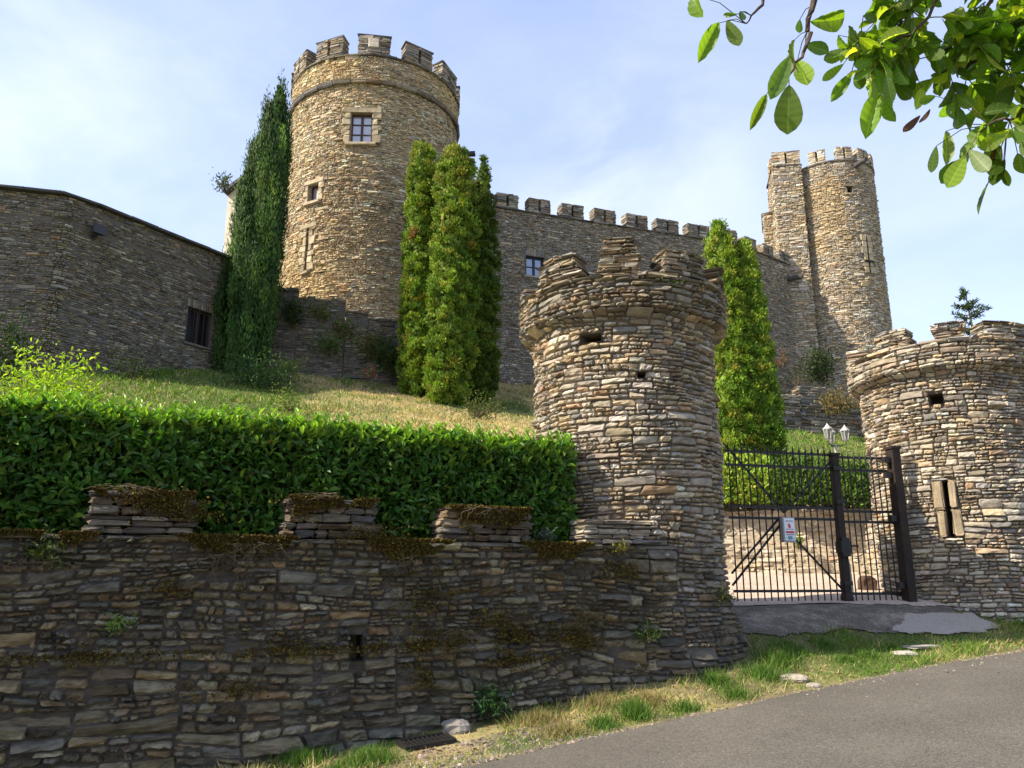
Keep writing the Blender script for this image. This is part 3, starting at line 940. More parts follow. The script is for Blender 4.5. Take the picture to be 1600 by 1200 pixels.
# battlements from the picture
WMER = []
for (pa, pb, py, tz) in [(136, 308, 800, .80), (446, 593, 810, .805), (691, 831, 822, .775), (908, 1030, 830, .70)]:
    ua, _ = seg_uv(pa, py, WP[1], WP[2]); ub, _ = seg_uv(pb, py, WP[1], WP[2])
    WMER.append((ua + WM.cu[1], ub + WM.cu[1], tz))
WMER += [(WMER[0][0] - 1.9, WMER[0][0] - .85, .8), (WMER[0][0] - 3.7, WMER[0][0] - 2.7, .8)]
hu, hv = seg_uv(557, 1012, WP[1], WP[2]); hu += WM.cu[1]
HOLE = (hu - .055, hu + .06, hv - .12, hv + .12)
m = MB()
core(m, WM, 0, WM.length, -2.6, WTOP, .2, .12, rects=[HOLE], d=-.046, col=(.10, .085, .068))
Q = clip_rects(np.concatenate([layout(0, WM.length, -2.3, -.62, rng, ch=(.17, .34), seg=(.5, 1.3), thin=(.05, .13), asp=(2.0, 5.6), warp=.12, slant=.24),
                               layout(0, WM.length, -.62, WTOP, rng, ch=(.11, .24), seg=(.4, 1.1), thin=(.038, .11), asp=(1.8, 5.0), warp=.09, slant=.22)]), [HOLE])
stones(m, Q, WM, rng, P_W, gap=.007, bev=.015, sink=.050, prot=.020, rough=.010, nu=8, nv=5, tilt=.16)
reveal(m, WM, HOLE, 0.0, -.35, (.05, .045, .04), back=(.012, .011, .010))
B = []
u = 0
while u < WM.length - .05:
    w = min(rng.uniform(.3, .7), WM.length - u)
    B.append((u, u + w, WTOP - .05, WTOP + rng.uniform(-.01, .015), -.42, .02 + rng.uniform(-.015, .02)))
    u += w
blocks(m, B, WM, rng, P_W, bev=.025, jit=.01)
core(m, WM, 0, WM.length, -1.2, WTOP - .02, .5, .4, d=-.42, col=(.08, .07, .06))
m.build('stonework', M_WALLSTONE, wall)
P_WM = palette([.5, 1.0, 1.0, .4, 1.0, .5, 1.2], seed=33, reg=.5, scale=1, val=.25, gain=.58)
for i, (a, b, tz) in enumerate(WMER):
    mm = MB()
    Bm = merlon_blocks(a, b, WTOP + .01, tz, -.40, .0, rng, hc=(.04, .095), lc=(.12, .40), ragged=.035, ruin=.05 if i != 3 else .15)
    pl_ = P_WM if i != 3 else palette([.6, 1.5, .3, 1.4, .7, .1, .8], seed=34, gain=.85)
    blocks(mm, Bm, WM, rng, pl_, bev=.024, jit=.012)
    mm.build('merlon', M_WALLSTONE if i != 3 else M_STONE, wall)

# leaf scattering -------------------------------------------------------------
def leaf_tpl(rows, widths, fold=.15, curl=.12, cols=3):
    V = []
    for y, w in zip(rows, widths):
        z = -curl * y * y
        if cols == 3: V += [(-w, y, z + fold * w), (0, y, z), (w, y, z + fold * w)]
        else: V += [(-w, y, z), (w, y, z)]
    q = []
    for i in range(len(rows) - 1):
        for j in range(cols - 1):
            a = i * cols + j
            q.append((a, a + 1, a + cols + 1, a + cols))
    return np.array(V, float), np.array(q)
TPL_LEAF = leaf_tpl([0, .3, .65, 1], [.06, .42, .46, .05], .35, .18)
def veined_tpl():
    V, vm, q = [], [], []
    ys = np.linspace(0, 1, 15)
    wd_ = np.interp(ys, [0, .08, .2, .35, .5, .65, .8, .92, 1], [.02, .14, .26, .38, .46, .51, .48, .32, .03])
    fx = np.array([-1, -.55, -.10, 0, .10, .55, 1])
    for i, (y, w) in enumerate(zip(ys, wd_)):
        for j, f in enumerate(fx):
            wav = .014 * math.sin(i * 1.9 + f) * abs(f)
            V.append((f * w, y - .10 * abs(f) * w * .6, .30 * abs(f) ** 1.3 * w - .22 * y * y + wav + .006 * (-1) ** i * (abs(f) > .2)))
            vm.append(1.55 if f == 0 else (1.12 if i % 2 == 0 else .88))
    for i in range(14):
        for j in range(6):
            a = i * 7 + j
            q.append((a, a + 1, a + 8, a + 7))
    return (np.array(V), np.array(q)), np.array(vm)
TPL_BIG, VM_BIG = veined_tpl()
TPL_SPRAY = leaf_tpl([0, .5, 1], [.25, .5, .12], 0, .25, cols=2)
TPL_BLADE = leaf_tpl([0, .55, 1], [.5, .42, .06], 0, .35, cols=2)
def unit(a):
    a = np.asarray(a, float)
    return a / (np.linalg.norm(a, axis=-1, keepdims=True) + 1e-9)
def scatter(mb, tpl, pos, axis, nrm, L, W, col, zv=None, vm=None):
    V, q = tpl
    n = len(pos)
    zv = np.ones(n) if zv is None else np.asarray(zv)
    y = unit(axis)
    x = unit(np.cross(y, nrm)); z = np.cross(x, y)
    L = np.broadcast_to(L, (n,)); W = np.broadcast_to(W, (n,))
    P = pos[:, None] + V[None, :, 0, None] * (W[:, None] * x)[:, None] + V[None, :, 1, None] * (L[:, None] * y)[:, None] \
        + V[None, :, 2, None] * ((L * zv)[:, None] * z)[:, None]
    k = len(V)
    mb.add(P.reshape(-1, 3), q=(q[None] + np.arange(n)[:, None, None] * k).reshape(-1, 4), c=np.repeat(col, k, 0) if vm is None else (np.asarray(col)[:, None] * vm[None, :, None]).reshape(-1, 3))
def jcol(rng, n, cols, w, val=.2, hue=.06):
    cols = np.asarray(cols, float)
    i = rng.choice(len(cols), n, p=np.asarray(w, float) / np.sum(w))
    return (cols[i] * np.exp(rng.normal(0, val, n))[:, None] * np.exp(rng.normal(0, hue, (n, 3)))).clip(.004, .9)
def rdir(rng, n):
    return unit(rng.normal(0, 1, (n, 3)))

# moss on the tops of the wall
rng = np.random.default_rng(41)
mb = MB()
def moss_strip(ua, ub, n, vtop, dlo, dhi, drop, pad=.12):
    u = rng.uniform(ua - pad, ub + pad, n)
    keepn = fbm(u * 1.4, 0 * u + vtop, 0, 43, 3)
    face = rng.random(n) < .7
    run = drop * (.05 + 1.5 * np.clip(fbm(u * 2.6, 0 * u + vtop, 0, 45, 4) - .24, 0, 1) * 2)
    run = run * sstep(ua - pad, ua + .15, u) * (1 - sstep(ub - .15, ub + pad, u)) + .01
    v = np.where(face, vtop + .01 - rng.random(n) ** 1.3 * run, vtop + .012)
    d = np.where(face, .02 + rng.uniform(0, .02, n), rng.uniform(dlo, dhi, n))
    ok = (keepn + .5 * (fbm(u * 7, v * 9, 0, 44) - .5) > .31)
    u, v, d = u[ok], v[ok], d[ok]
    if vtop < 0: v = v + ledge(u) + .60
    P = WM(u, v, d)
    k = len(u)
    ax = rdir(rng, k) * .8 + np.array((.2, -.5, .35))
    scatter(mb, TPL_SPRAY, P, ax, rdir(rng, k), rng.uniform(.012, .034, k), rng.uniform(.010, .02, k),
            jcol(rng, k, [(.115, .080, .016), (.075, .048, .016), (.10, .10, .02), (.05, .032, .015)], [4, 3, 1.6, 2], .3))
mer = sorted(WMER)
edges = [0] + [x for a, b, _ in mer for x in (a, b)][:-1]
for i in range(0, len(edges) - 1, 2):
    moss_strip(edges[i], edges[i + 1], int(8000 * max(.1, edges[i + 1] - edges[i])), WTOP, -.40, .03, .15)
for a, b, tz in mer[:-1]:
    moss_strip(a, b, int(6500 * (b - a)), tz, -.36, .0, .11, -.03)
def moss_patch(u0, v0, ru, rv, n, dbase=.012):
    u = u0 + rng.normal(0, ru, n); v = v0 + rng.normal(0, rv, n)
    ok = fbm(u * 6, v * 6, 0, 48, 3) > .46
    u, v = u[ok], v[ok]; k = len(u)
    P = WM(u, v, dbase + rng.uniform(0, .02, k))
    scatter(mb, TPL_SPRAY, P, rdir(rng, k) * .8 + np.array((.2, -.5, .2)), rdir(rng, k), rng.uniform(.012, .030, k), rng.uniform(.010, .02, k),
            jcol(rng, k, [(.115, .080, .016), (.075, .048, .016), (.10, .10, .02), (.05, .032, .015)], [4, 3, 1.6, 2], .3))
for a, b, tz in mer[:-1]:
    for _ in range(2):
        moss_patch(rng.uniform(a, b), rng.uniform(WTOP, tz), rng.uniform(.06, .2), rng.uniform(.03, .08), 900)
for _ in range(26):
    uq = rng.uniform(2.5, WM.length - .6)
    moss_patch(uq, rng.choice([rng.uniform(.05, .38), rng.uniform(-1.3, .3), float(ledge(uq))]), rng.uniform(.08, .35), rng.uniform(.015, .07), 700, .03)
for _ in range(7):
    moss_patch(rng.uniform(8.6, 10.6), rng.uniform(-.9, -.2), rng.uniform(.06, .2), rng.uniform(.03, .1), 500, .05)
moss_strip(0, WM.length - 1.5, 4200, -.60, -.0, .05, .05)
mo = mb.build('moss', M_MOSS, wall); tag(mo, None, None, kind='stuff')

# ------------------------------------------------------------------ the great round tower
CT = (-5.81, 30.45); CR = 3.44
rng = np.random.default_rng(51)
ct = thing('castle_tower', 'tall round castle tower with two stone framed windows below its battlements', 'tower', (CT[0], CT[1], 6.8))
def CRf(v):
    v = np.asarray(v, float)
    return CR + .05 * sstep(18.62, 18.7, v) + .28 * (1 - sstep(6.5, 9.5, v))
CM = cylmap(CT, CR, CRf)
CU = PI * CR
w1 = cyl_uv(564.5, 199, CT, CR); w2 = cyl_uv(489, 301, CT, CR); sl = cyl_uv(479, 390, CT, CR)
W1 = (.82, 1.26); W2 = (.50, .74)
r1 = (w1[0] - W1[0] / 2, w1[0] + W1[0] / 2, w1[1] - W1[1] / 2, w1[1] + W1[1] / 2)
r2 = (w2[0] - W2[0] / 2, w2[0] + W2[0] / 2, w2[1] - W2[1] / 2, w2[1] + W2[1] / 2)
rs = (sl[0] - .05, sl[0] + .05, sl[1] - .85, sl[1] + .85)
def grow(r, a, b, c, d): return (r[0] - a, r[1] + b, r[2] - c, r[3] + d)
def ct_tone(c, u, v, rng):
    th = u / CR
    n = fbm(u * .5, v * .5, 0, 58, 3)
    gold = np.clip(sstep(17.8, 19.2, v) * .5 * (n > .42) + (1 - sstep(10.0, 13.8, v)) * sstep(-.15, -.55, th) * .75 + .2 * sstep(.56, .7, n), 0, 1)[:, None]
    c = c * (1 - gold) + (np.array((.52, .41, .24)) * np.exp(rng.normal(0, .16, len(u)))[:, None]) * gold
    pale = (sstep(-.5, -.8, th) * sstep(12.5, 15, v) * (rng.random(len(u)) < .5))[:, None] * .6
    c = c * (1 - pale) + np.array((.60, .53, .41)) * pale
    # the patch of darker, rougher repair below the large window
    d = (sstep(-.62, -.5, th) * (1 - sstep(.15, .5, th)) * sstep(10.5, 11.5, v) * (1 - sstep(15.1, 15.5, v)) * (rng.random(len(u)) < .6))[:, None]
    return c * (1 - .30 * d) * np.array((1.05, .99, .88))
P_C = palette([1.2, 1.5, .5, 1.2, .6, .22, .9], seed=53, reg=.35, scale=.5, val=.17, gain=1.55, tone=ct_tone)
m = MB()
core(m, CM, -CU, CU, 5.5, 19.78, .35, .3, rects=[r1, r2, rs], d=-.045, col=(.30, .24, .16))
UV = 2.15 * CR
Q = layout(-UV, UV, 6.2, 19.78, rng, ch=(.13, .24), seg=(.4, .9), thin=(.045, .095), asp=(1.8, 4.2), warp=.05)
Q = clip_rects(Q, [grow(r1, .25, .25, .14, .2), grow(r2, .22, .22, .14, .18), grow(rs, .25, .25, .1, .1)])
stones(m, Q, CM, rng, P_C, gap=.006, bev=.017, sink=.055, prot=.020, rough=.008, nu=5, nv=4, tilt=.10)
for r in (r1, r2): reveal(m, CM, r, 0, -.42, (.30, .25, .18), back=(.02, .018, .016))
reveal(m, CM, rs, 0, -.3, (.20, .16, .1), back=(.02, .018, .015))
B = []
u = -CU
while u < CU - .05:
    w = min(rng.uniform(.3, .7), CU - u)
    B.append((u, u + w, 19.74, 19.83 + rng.uniform(-.02, .02), -.5, .07)); u += w
P_CT = palette([.5, 1.0, .6, .4, 1.6, .2, .8], seed=57, gain=.55, val=.2)
blocks(m, B, CM, rng, P_CT, bev=.02, jit=.01)
m.build('stonework', M_CASTLE, ct)
mm = MB(); B = []
u = -CU
while u < CU - .05:
    w = min(rng.uniform(.5, .9), CU - u)
    B.append((u, u + w, 18.54, 18.70, -.1, .13)); u += w
blocks(mm, B, CM, rng, palette([.8, 1.2, .8, .3, 1.0, .3, 1], seed=59, gain=.7), bev=.03, jit=.008)
mm.build('string_course', M_CASTLE, ct)
ph0 = cyl_uv(585, 75, CT, CR + .05)[0] / CR
for k in range(12):
    ph = (ph0 + k * 2 * PI / 12 + PI) % (2 * PI) - PI
    half = .61
    mm = MB()
    a, b = ph * CR - half, ph * CR + half
    slit = None if k == 0 else (ph * CR - .05, ph * CR + .05)
    blocks(mm, merlon_blocks(a, b, 19.80, 20.62, -.45, .06, rng, hc=(.07, .13), lc=(.22, .6), slit=slit, ragged=.03), CM, rng,
           palette([1.0, 1.4, .5, .8, 1.0, .2, .9], seed=61 + k, gain=.85), bev=.022, jit=.010)
    blocks(mm, [(a - .03, b + .03, 20.60, 20.68, -.48, .09)], CM, rng, pal_flat((.12, .11, .10)), bev=.02, jit=.012)
    if k == 0:
        blocks(mm, [(ph * CR - .22, ph * CR + .18, 20.08, 20.5, -.1, .085)], CM, rng, pal_flat((.5, .44, .35), .03), bev=.02, jit=.006)
    mm.build('merlon', M_CASTLE, ct)
f1 = frame_at(CM, *w1); f2 = frame_at(CM, *w2); fs = frame_at(CM, *sl)
surround(ct, f1, *W1, PAL_GOLD, jw=(.22, .34), lint=.22, sill=.16)
surround(ct, f2, *W2, pal_flat((.38, .31, .21), .13), jw=(.18, .26), lint=.18, sill=.15)
window(ct, f1, W1[0], W1[1], .20, M_WOODF, M_GLASS, grid=(2, 3), fw=.065)
window(ct, f2, W2[0], W2[1], .22, M_WOODF, M_GLASS, grid=(1, 1), fw=.06)
surround(ct, fs, .10, 1.7, PAL_GOLD, name='slit_surround', jw=(.2, .36), lint=.2, sill=.15, d=.02)
g = MB(); sp = cyl_uv(713, 193, CT, CR)
o, t, z, nn = frame_at(CM, 1.30 * CR, 17.3)
box(g, o + nn * .35, t * .09, nn * .5, z * .035); box(g, o + nn * .35 + t * .09 + z * .06, t * .015, nn * .5, z * .06); box(g, o + nn * .35 - t * .09 + z * .06, t * .015, nn * .5, z * .06)
g.build('water_spout', M_COPING, ct)

# ------------------------------------------------------------------ curtain wall
K0, K1, K2 = (-3.5, 30.9), (11.2, 37.0), (15.95, 40.6)
KM = pathmap([K0, K1, K2], lambda u, v: .12 * (1 - sstep(6.5, 10, v)), rc=.3, topf=lambda u: .034 * np.minimum(u - 5.4, 10.5))
KL1 = KM.cu[1]
kw = thing('curtain_wall', 'grey castle wall with slit battlements between the two tall round towers', 'wall', (3.5, 34, 8.0))
rng = np.random.default_rng(71)
P_K = palette([.75, 1.7, .55, .9, 1.1, .14, .9], seed=73, reg=.4, scale=.45, val=.16, gain=1.12)
wk = seg_uv(836, 415, K0, K1); WK = (.86, .92)
rk = (wk[0] - WK[0] / 2, wk[0] + WK[0] / 2, wk[1] - WK[1] / 2 - .02, wk[1] + WK[1] / 2 - .02)
m = MB()
core(m, KM, 0, KM.length, 6.0, 15.98, .5, .3, rects=[rk], d=-.04, col=(.17, .15, .12))
Q = clip_rects(layout(0, KM.length, 6.8, 15.98, rng, ch=(.13, .24), seg=(.4, 1.0), thin=(.045, .09), asp=(2.0, 4.8), warp=.05), [grow(rk, .02, .02, .08, .30)])
stones(m, Q, KM, rng, P_K, gap=.006, bev=.016, sink=.05, prot=.018, rough=.008, nu=5, nv=4, tilt=.10)
reveal(m, KM, rk, 0, -.4, (.16, .14, .12), back=(.02, .02, .022))
blocks(m, [(rk[0] + i * .098, rk[0] + i * .098 + .085, rk[3] + .005, rk[3] + .30 + .03 * math.sin(i * 2.1), -.1, .015) for i in range(9)], KM, rng, P_K, bev=.012)
blocks(m, [(rk[0] - .1, rk[1] + .1, rk[2] - .09, rk[2], -.35, .06)], KM, rng, PAL_GREYD, bev=.012)
B = []
u = 0
while u < KM.length - .05:
    w = min(rng.uniform(.35, .8), KM.length - u)
    B.append((u, u + w, 15.94, 16.02 + rng.uniform(-.02, .02), -.55, .06)); u += w
blocks(m, B, KM, rng, P_CT, bev=.02, jit=.01)
core(m, KM, 0, KM.length, 14.5, 15.95, 1.0, .5, d=-.55, col=(.14, .12, .10))
m.build('stonework', M_CASTLE, kw)
MK = []
for (a, b, y) in [(776, 810, 325), (826, 860, 328), (877, 912, 335), (928, 962, 342), (978, 1012, 350), (1026, 1060, 357), (1075, 1108, 363), (1121, 1152, 372)]:
    MK.append((seg_uv(a, y, K0, K1)[0], seg_uv(b, y, K0, K1)[0]))
for (a, b, y) in [(1164, 1181, 378), (1192, 1208, 392), (1218, 1232, 402), (1239, 1251, 410)]:
    MK.append((seg_uv(a, y, K1, K2)[0] + KL1, seg_uv(b, y, K1, K2)[0] + KL1))
MK.append((MK[0][0] - 1.9, MK[0][0] - .75))
for i, (a, b) in enumerate(MK):
    mm = MB(); c = .5 * (a + b)
    tz = 16.70 if i < 8 or i == 12 else 16.62
    blocks(mm, merlon_blocks(a, b, 15.99, tz, -.45, .03, rng, hc=(.07, .13), lc=(.2, .5), slit=(c - .05, c + .05), ragged=.025), KM, rng,
           palette([.7, 1.5, .5, 1.0, 1.2, .15, .8], seed=81 + i, gain=.85), bev=.02, jit=.010)
    mm.build('merlon', M_CASTLE, kw)
fk = frame_at(KM, wk[0], .5 * (rk[2] + rk[3]) )
fk[0][2] = .5 * (rk[2] + rk[3]) + .034 * min(wk[0] - 5.4, 10.5)
window(kw, fk, WK[0], WK[1], .16, M_BLUEF, M_GLASSB, grid=(2, 2), fw=.07)
g = MB()
us_ = seg_uv(1231, 436, K1, K2)
o, t, z, nn = frame_at(KM, us_[0] + KL1, us_[1] - .357)
tube(g, [o - nn * .2, o + nn * .35 + t * .1, o + nn * .75 + t * .2 - z * .03], .13, 8)
g.build('water_spout', M_COPING, kw)
# slate roof just showing behind the battlements, and the cable railing of the wall walk
g = MB()
o, t, z, nn = frame_at(KM, .5 * (MK[0][1] + MK[1][0]) + .25, 16.0)
box(g, o - nn * 1.4 + z * .22, t * 1.0, unit(nn + z * -.35) * .7, unit(z + nn * .35) * .04)
g.build('slate_roof', M_SLATE, kw)
rl = thing('cable_railing', 'thin wire railing running behind the battlements of the grey castle wall', 'railing', (4, 34.5, 16))
g = MB()
uu = np.linspace(MK[0][0], KL1 + 1.0, 40)
for hz in (16.28, 16.52):
    P = KM(uu, np.full(len(uu), hz), np.full(len(uu), -1.0)); tube(g, P, .016, 5)
g.build('cable', M_GALV, rl)
for uu_ in np.arange(MK[0][0], KL1 + 1, 1.7):
    g = MB(); P = KM(np.array([uu_] * 2), np.array([15.6, 16.56]), np.array([-1.0, -1.0])); tube(g, P, .022, 6); g.build('post', M_GALV, rl)
sb = MB(); core(sb, KM, 0, KM.length, 15.55, 15.6, 1.0, .1, d=-1.2, col=(.2, .18, .15))

# ------------------------------------------------------------------ far corner tower
FT = (17.9, 41.2); FR = 2.35
rng = np.random.default_rng(91)
ft = thing('corner_tower', 'slender far round tower with an attached square turret on its left', 'tower', (FT[0], FT[1], 8.2))
FMp = cylmap(FT, FR, lambda v: FR + .25 * (1 - sstep(7.5, 11, np.asarray(v, float))))
FU = PI * FR
wf = cyl_uv(1328, 296, FT, FR); xs_ = cyl_uv(1357, 400, FT, FR)
rf = (wf[0] - .16, wf[0] + .16, wf[1] - .2, wf[1] + .2)
rx_ = (xs_[0] - .05, xs_[0] + .05, xs_[1] - .95, xs_[1] + .95)
rx2 = (xs_[0] - .26, xs_[0] + .26, xs_[1] - .40, xs_[1] - .30)
def ft_tone(c, u, v, rng):
    n = fbm(u * .4, v * .4, 0, 98, 3)
    g = (.65 * sstep(.5, .62, n))[:, None]
    return c * (1 - g) + np.array((.48, .36, .19)) * np.exp(rng.normal(0, .18, len(u)))[:, None] * g
P_F = palette([1.3, 1.4, .5, 1.0, .6, .3, 1.0], seed=93, reg=.4, scale=.45, val=.19, gain=1.48, tone=ft_tone)
m = MB()
core(m, FMp, -FU, FU, 6.5, 22.0, .35, .4, rects=[rf, rx_], d=-.04, col=(.20, .16, .11))
Q = clip_rects(layout(-2.1 * FR, 2.1 * FR, 7.2, 22.0, rng, ch=(.15, .28), seg=(.45, 1.0), thin=(.055, .11), asp=(1.8, 4.4), warp=.05), [grow(rf, .03, .03, .08, .12), grow(rx_, .3, .3, .12, .1)])
stones(m, Q, FMp, rng, P_F, gap=.006, bev=.018, sink=.055, prot=.022, rough=.008, nu=5, nv=4, tilt=.10)
reveal(m, FMp, rf, 0, -.4, (.2, .16, .12), back=(.02, .018, .015)); reveal(m, FMp, rx_, 0, -.3, (.2, .16, .1), back=(.02, .018, .015))
blocks(m, [(rf[0] - .14, rf[1] + .14, rf[3], rf[3] + .12, -.2, .04), (rf[0] - .1, rf[1] + .12, rf[2] - .09, rf[2], -.2, .04)], FMp, rng, PAL_GOLD)
# square turret
TA, TB = (14.25, 39.72), (15.74, 39.42)
TM = pathmap([(14.75, 42.2), TA, TB, (16.25, 41.5)], None, rc=.05)
uA, uB = TM.cu[1], TM.cu[2]
core(m, TM, 0, TM.length, 8.0, 22.1, .4, .4, d=-.04, col=(.20, .16, .11))
Q = layout(0, TM.length, 10.0, 22.1, rng, ch=(.18, .34), seg=(.5, 1.1), thin=(.06, .14), asp=(2, 5), warp=.04)
P_TU = palette([1.5, 1.4, .3, 1.4, .3, .25, .8], seed=95, gain=1.35, val=.18, tone=ft_tone)
stones(m, Q, TM, rng, P_TU, gap=.006, bev=.017, sink=.05, prot=.016, rough=.008, nu=5, nv=4)
BMp = pathmap([(14.8, 43.6), (13.98, 41.1), (15.0, 40.9)], None, rc=.05)
core(m, BMp, 0, BMp.length, 8.0, 20.0, .4, .4, d=-.04, col=(.2, .16, .11))
stones(m, layout(0, BMp.length, 12, 20.0, rng, ch=(.18, .34), seg=(.5, 1.1), thin=(.06, .14)), BMp, rng, P_TU, gap=.01, bev=.028, sink=.05, prot=.014, nu=5, nv=4)
blocks(m, [(i * .5, i * .5 + .49, 19.95, 20.05, -.8, .06) for i in range(int(BMp.length / .5))], BMp, rng, P_CT)
m.build('stonework', M_CASTLE, ft)
mm = MB()
blocks(mm, [(xs_[0] - .05 - w, xs_[0] - .05, xs_[1] - .95 + i * .36, xs_[1] - .95 + i * .36 + .35, -.2, .03) for i, w in zip(range(6), (.25, .3, .2, .32, .24, .3))]
       + [(xs_[0] + .05, xs_[0] + .05 + w, xs_[1] - .95 + i * .36, xs_[1] - .95 + i * .36 + .35, -.2, .03) for i, w in zip(range(6), (.3, .22, .3, .25, .3, .22))], FMp, rng, pal_flat((.40, .33, .21), .1), bev=.02)
sj = mm.build('slit_surround', M_DRESSED, ft)
mm = MB(); fr = frame_at(FMp, xs_[0], xs_[1]); lbox(mm, fr, -.28, .28, -.36, -.27, -.15, .036); mm.build('cross_arm', M_DARK, sj)
B = []
u = -FU
while u < FU - .05:
    w = min(rng.uniform(.3, .7), FU - u); B.append((u, u + w, 21.96, 22.06, -.45, .06)); u += w
mm = MB(); blocks(mm, B, FMp, rng, P_CT); blocks(mm, [(u, u + .45, 22.06, 22.14, -.45, .05) for u in np.arange(0, TM.length - .4, .46)], TM, rng, P_CT)
mm.build('coping', M_CASTLE, ft)
ph = [cyl_uv(x, 240, FT, FR)[0] / FR for x in (1275, 1319, 1348)]
phs = [ph[0], ph[1], ph[2], ph[2] + .5, ph[2] + 1.0, ph[0] - 1.1, ph[0] - 1.65]
for i, p in enumerate(phs):
    mm = MB(); c = p * FR
    blocks(mm, merlon_blocks(c - .44, c + .44, 22.04, 22.82, -.42, .04, rng, hc=(.08, .14), lc=(.2, .5), slit=(c - .05, c + .05), ragged=.03), FMp, rng, P_F, bev=.022, jit=.01)
    mm.build('merlon', M_CASTLE, ft)
for (a, b) in ((uA - 1.5, uA - .6), (uA + .02, uB - .02)):
    mm = MB(); c = .5 * (a + b)
    blocks(mm, merlon_blocks(a, b, 22.12, 22.95, -.40, .02, rng, hc=(.08, .14), lc=(.2, .5), slit=(c - .05, c + .05), ragged=.02), TM, rng, P_TU, bev=.022, jit=.01)
    mm.build('merlon', M_CASTLE, ft)
g = MB(); sp = cyl_uv(1336, 260, FT, FR); o, t, z, nn = frame_at(FMp, sp[0], 21.7)
tube(g, [o - nn * .2, o + nn * .4 + t * .05, o + nn * .8 + t * .1 - z * .02], .12, 8); g.build('water_spout', M_COPING, ft)

# ------------------------------------------------------------------ service building on the left
L0, L1, L2 = (-21, 17.75), (-12.07, 20.0), (-8.7, 25.3)
LMp = pathmap([L0, L1, L2], lambda u, v: .07 * sstep(9.52, 9.58, v), rc=.25)
rng = np.random.default_rng(101)
lb = thing('service_building', 'long low stone building in shade with one barred window', 'building', (-12, 22, 4.8))
cu1 = LMp.cu[1]
wl = seg_uv(311, 511, L1, L2); WL = (.95, 1.25)
ul0, ul1 = seg_uv(292, 510, L1, L2)[0], seg_uv(331, 510, L1, L2)[0]
zl1 = seg_uv(311, 484, L1, L2)[1]; zl0 = seg_uv(311, 540, L1, L2)[1]
rL = (ul0 + cu1, ul1 + cu1, zl0, zl1)
P_L = palette([.7, 1.5, .7, .8, 1.1, .2, 1.0], seed=103, reg=.45, scale=.6, val=.2, gain=.76, tone=lambda c, u, v, rng: c * np.array((.97, .99, .97)))
m = MB()
core(m, LMp, 0, LMp.length, 3.0, 10.2, .4, .3, rects=[rL], d=-.035, col=(.13, .115, .095))
Q = clip_rects(layout(0, LMp.length, 3.4, 10.2, rng, ch=(.12, .23), seg=(.4, .9), thin=(.042, .09), asp=(2, 4.8), warp=.05), [grow(rL, .01, .01, .07, .30)])
stones(m, Q, LMp, rng, P_L, gap=.005, bev=.015, sink=.045, prot=.014, rough=.006, nu=5, nv=4)
reveal(m, LMp, rL, 0, -.4, (.12, .10, .08), back=(.01, .01, .01))
nb = int((rL[1] - rL[0] + .1) / .095)
blocks(m, [(rL[0] - .05 + i * .095, rL[0] - .05 + i * .095 + .085, rL[3] + .01, rL[3] + .28 + .02 * math.sin(i * 3), -.1, .012) for i in range(nb)], LMp, rng, P_L, bev=.01)
blocks(m, [(rL[0] - .06, rL[1] + .06, rL[2] - .07, rL[2], -.3, .05)], LMp, rng, pal_flat((.16, .14, .12)), bev=.012)
m.build('stonework', M_CASTLE, lb)
mm = MB()
blocks(mm, [(u, min(u + .9, LMp.length), 10.2, 10.28, -.6, .16) for u in np.arange(0, LMp.length - .2, .905)], LMp, rng, pal_flat((.075, .07, .07), .15), bev=.012, jit=.006)
for u in np.arange(0, LMp.length - .4, .5):   # roof pitching away behind the eaves
    pass
rr = mm.build('roof_edge', M_COPING, lb)
mm = MB(); fr = frame_at(LMp, .5 * (rL[0] + rL[1]), .5 * (rL[2] + rL[3]))
ww, hh = rL[1] - rL[0], rL[3] - rL[2]
lbox(mm, fr, -ww/2, -ww/2 + .06, -hh/2, hh/2, -.22, -.14); lbox(mm, fr, ww/2 - .06, ww/2, -hh/2, hh/2, -.22, -.14)
lbox(mm, fr, -ww/2 + .06, ww/2 - .06, hh/2 - .06, hh/2, -.22, -.14); lbox(mm, fr, -ww/2 + .06, ww/2 - .06, -hh/2, -hh/2 + .06, -.22, -.14)
lbox(mm, fr, -.035, .035, -hh/2 + .06, hh/2 - .06, -.22, -.15)
wi = mm.build('window', M_WOODF, lb)
mm = MB(); lbox(mm, fr, -ww/2 + .03, ww/2 - .03, -hh/2 + .03, hh/2 - .03, -.21, -.195); mm.build('pane', M_DARKGLASS, wi)
for i in range(5):
    mm = MB(); x = -ww/2 + ww * (i + .5) / 5
    tube(mm, [fr[0] + fr[1] * x + fr[3] * -.06 - fr[2] * hh/2, fr[0] + fr[1] * x + fr[3] * -.06 + fr[2] * hh/2], .016, 6); mm.build('bar', M_RUST, wi)
# roof behind the eaves
mm = MB()
a0, a1, a2 = LMp(np.array([0, cu1, LMp.length]), np.full(3, 10.22), np.full(3, -.5))
bk = [np.array((-22, 24, 10.9)), np.array((-15.5, 24.5, 10.9)), np.array((-12.5, 28, 10.9))]
mm.add([a0, a1, a2, *bk], q=[(0, 1, 4, 3), (1, 2, 5, 4)]); mm.build('roof', M_SLATE, lb)
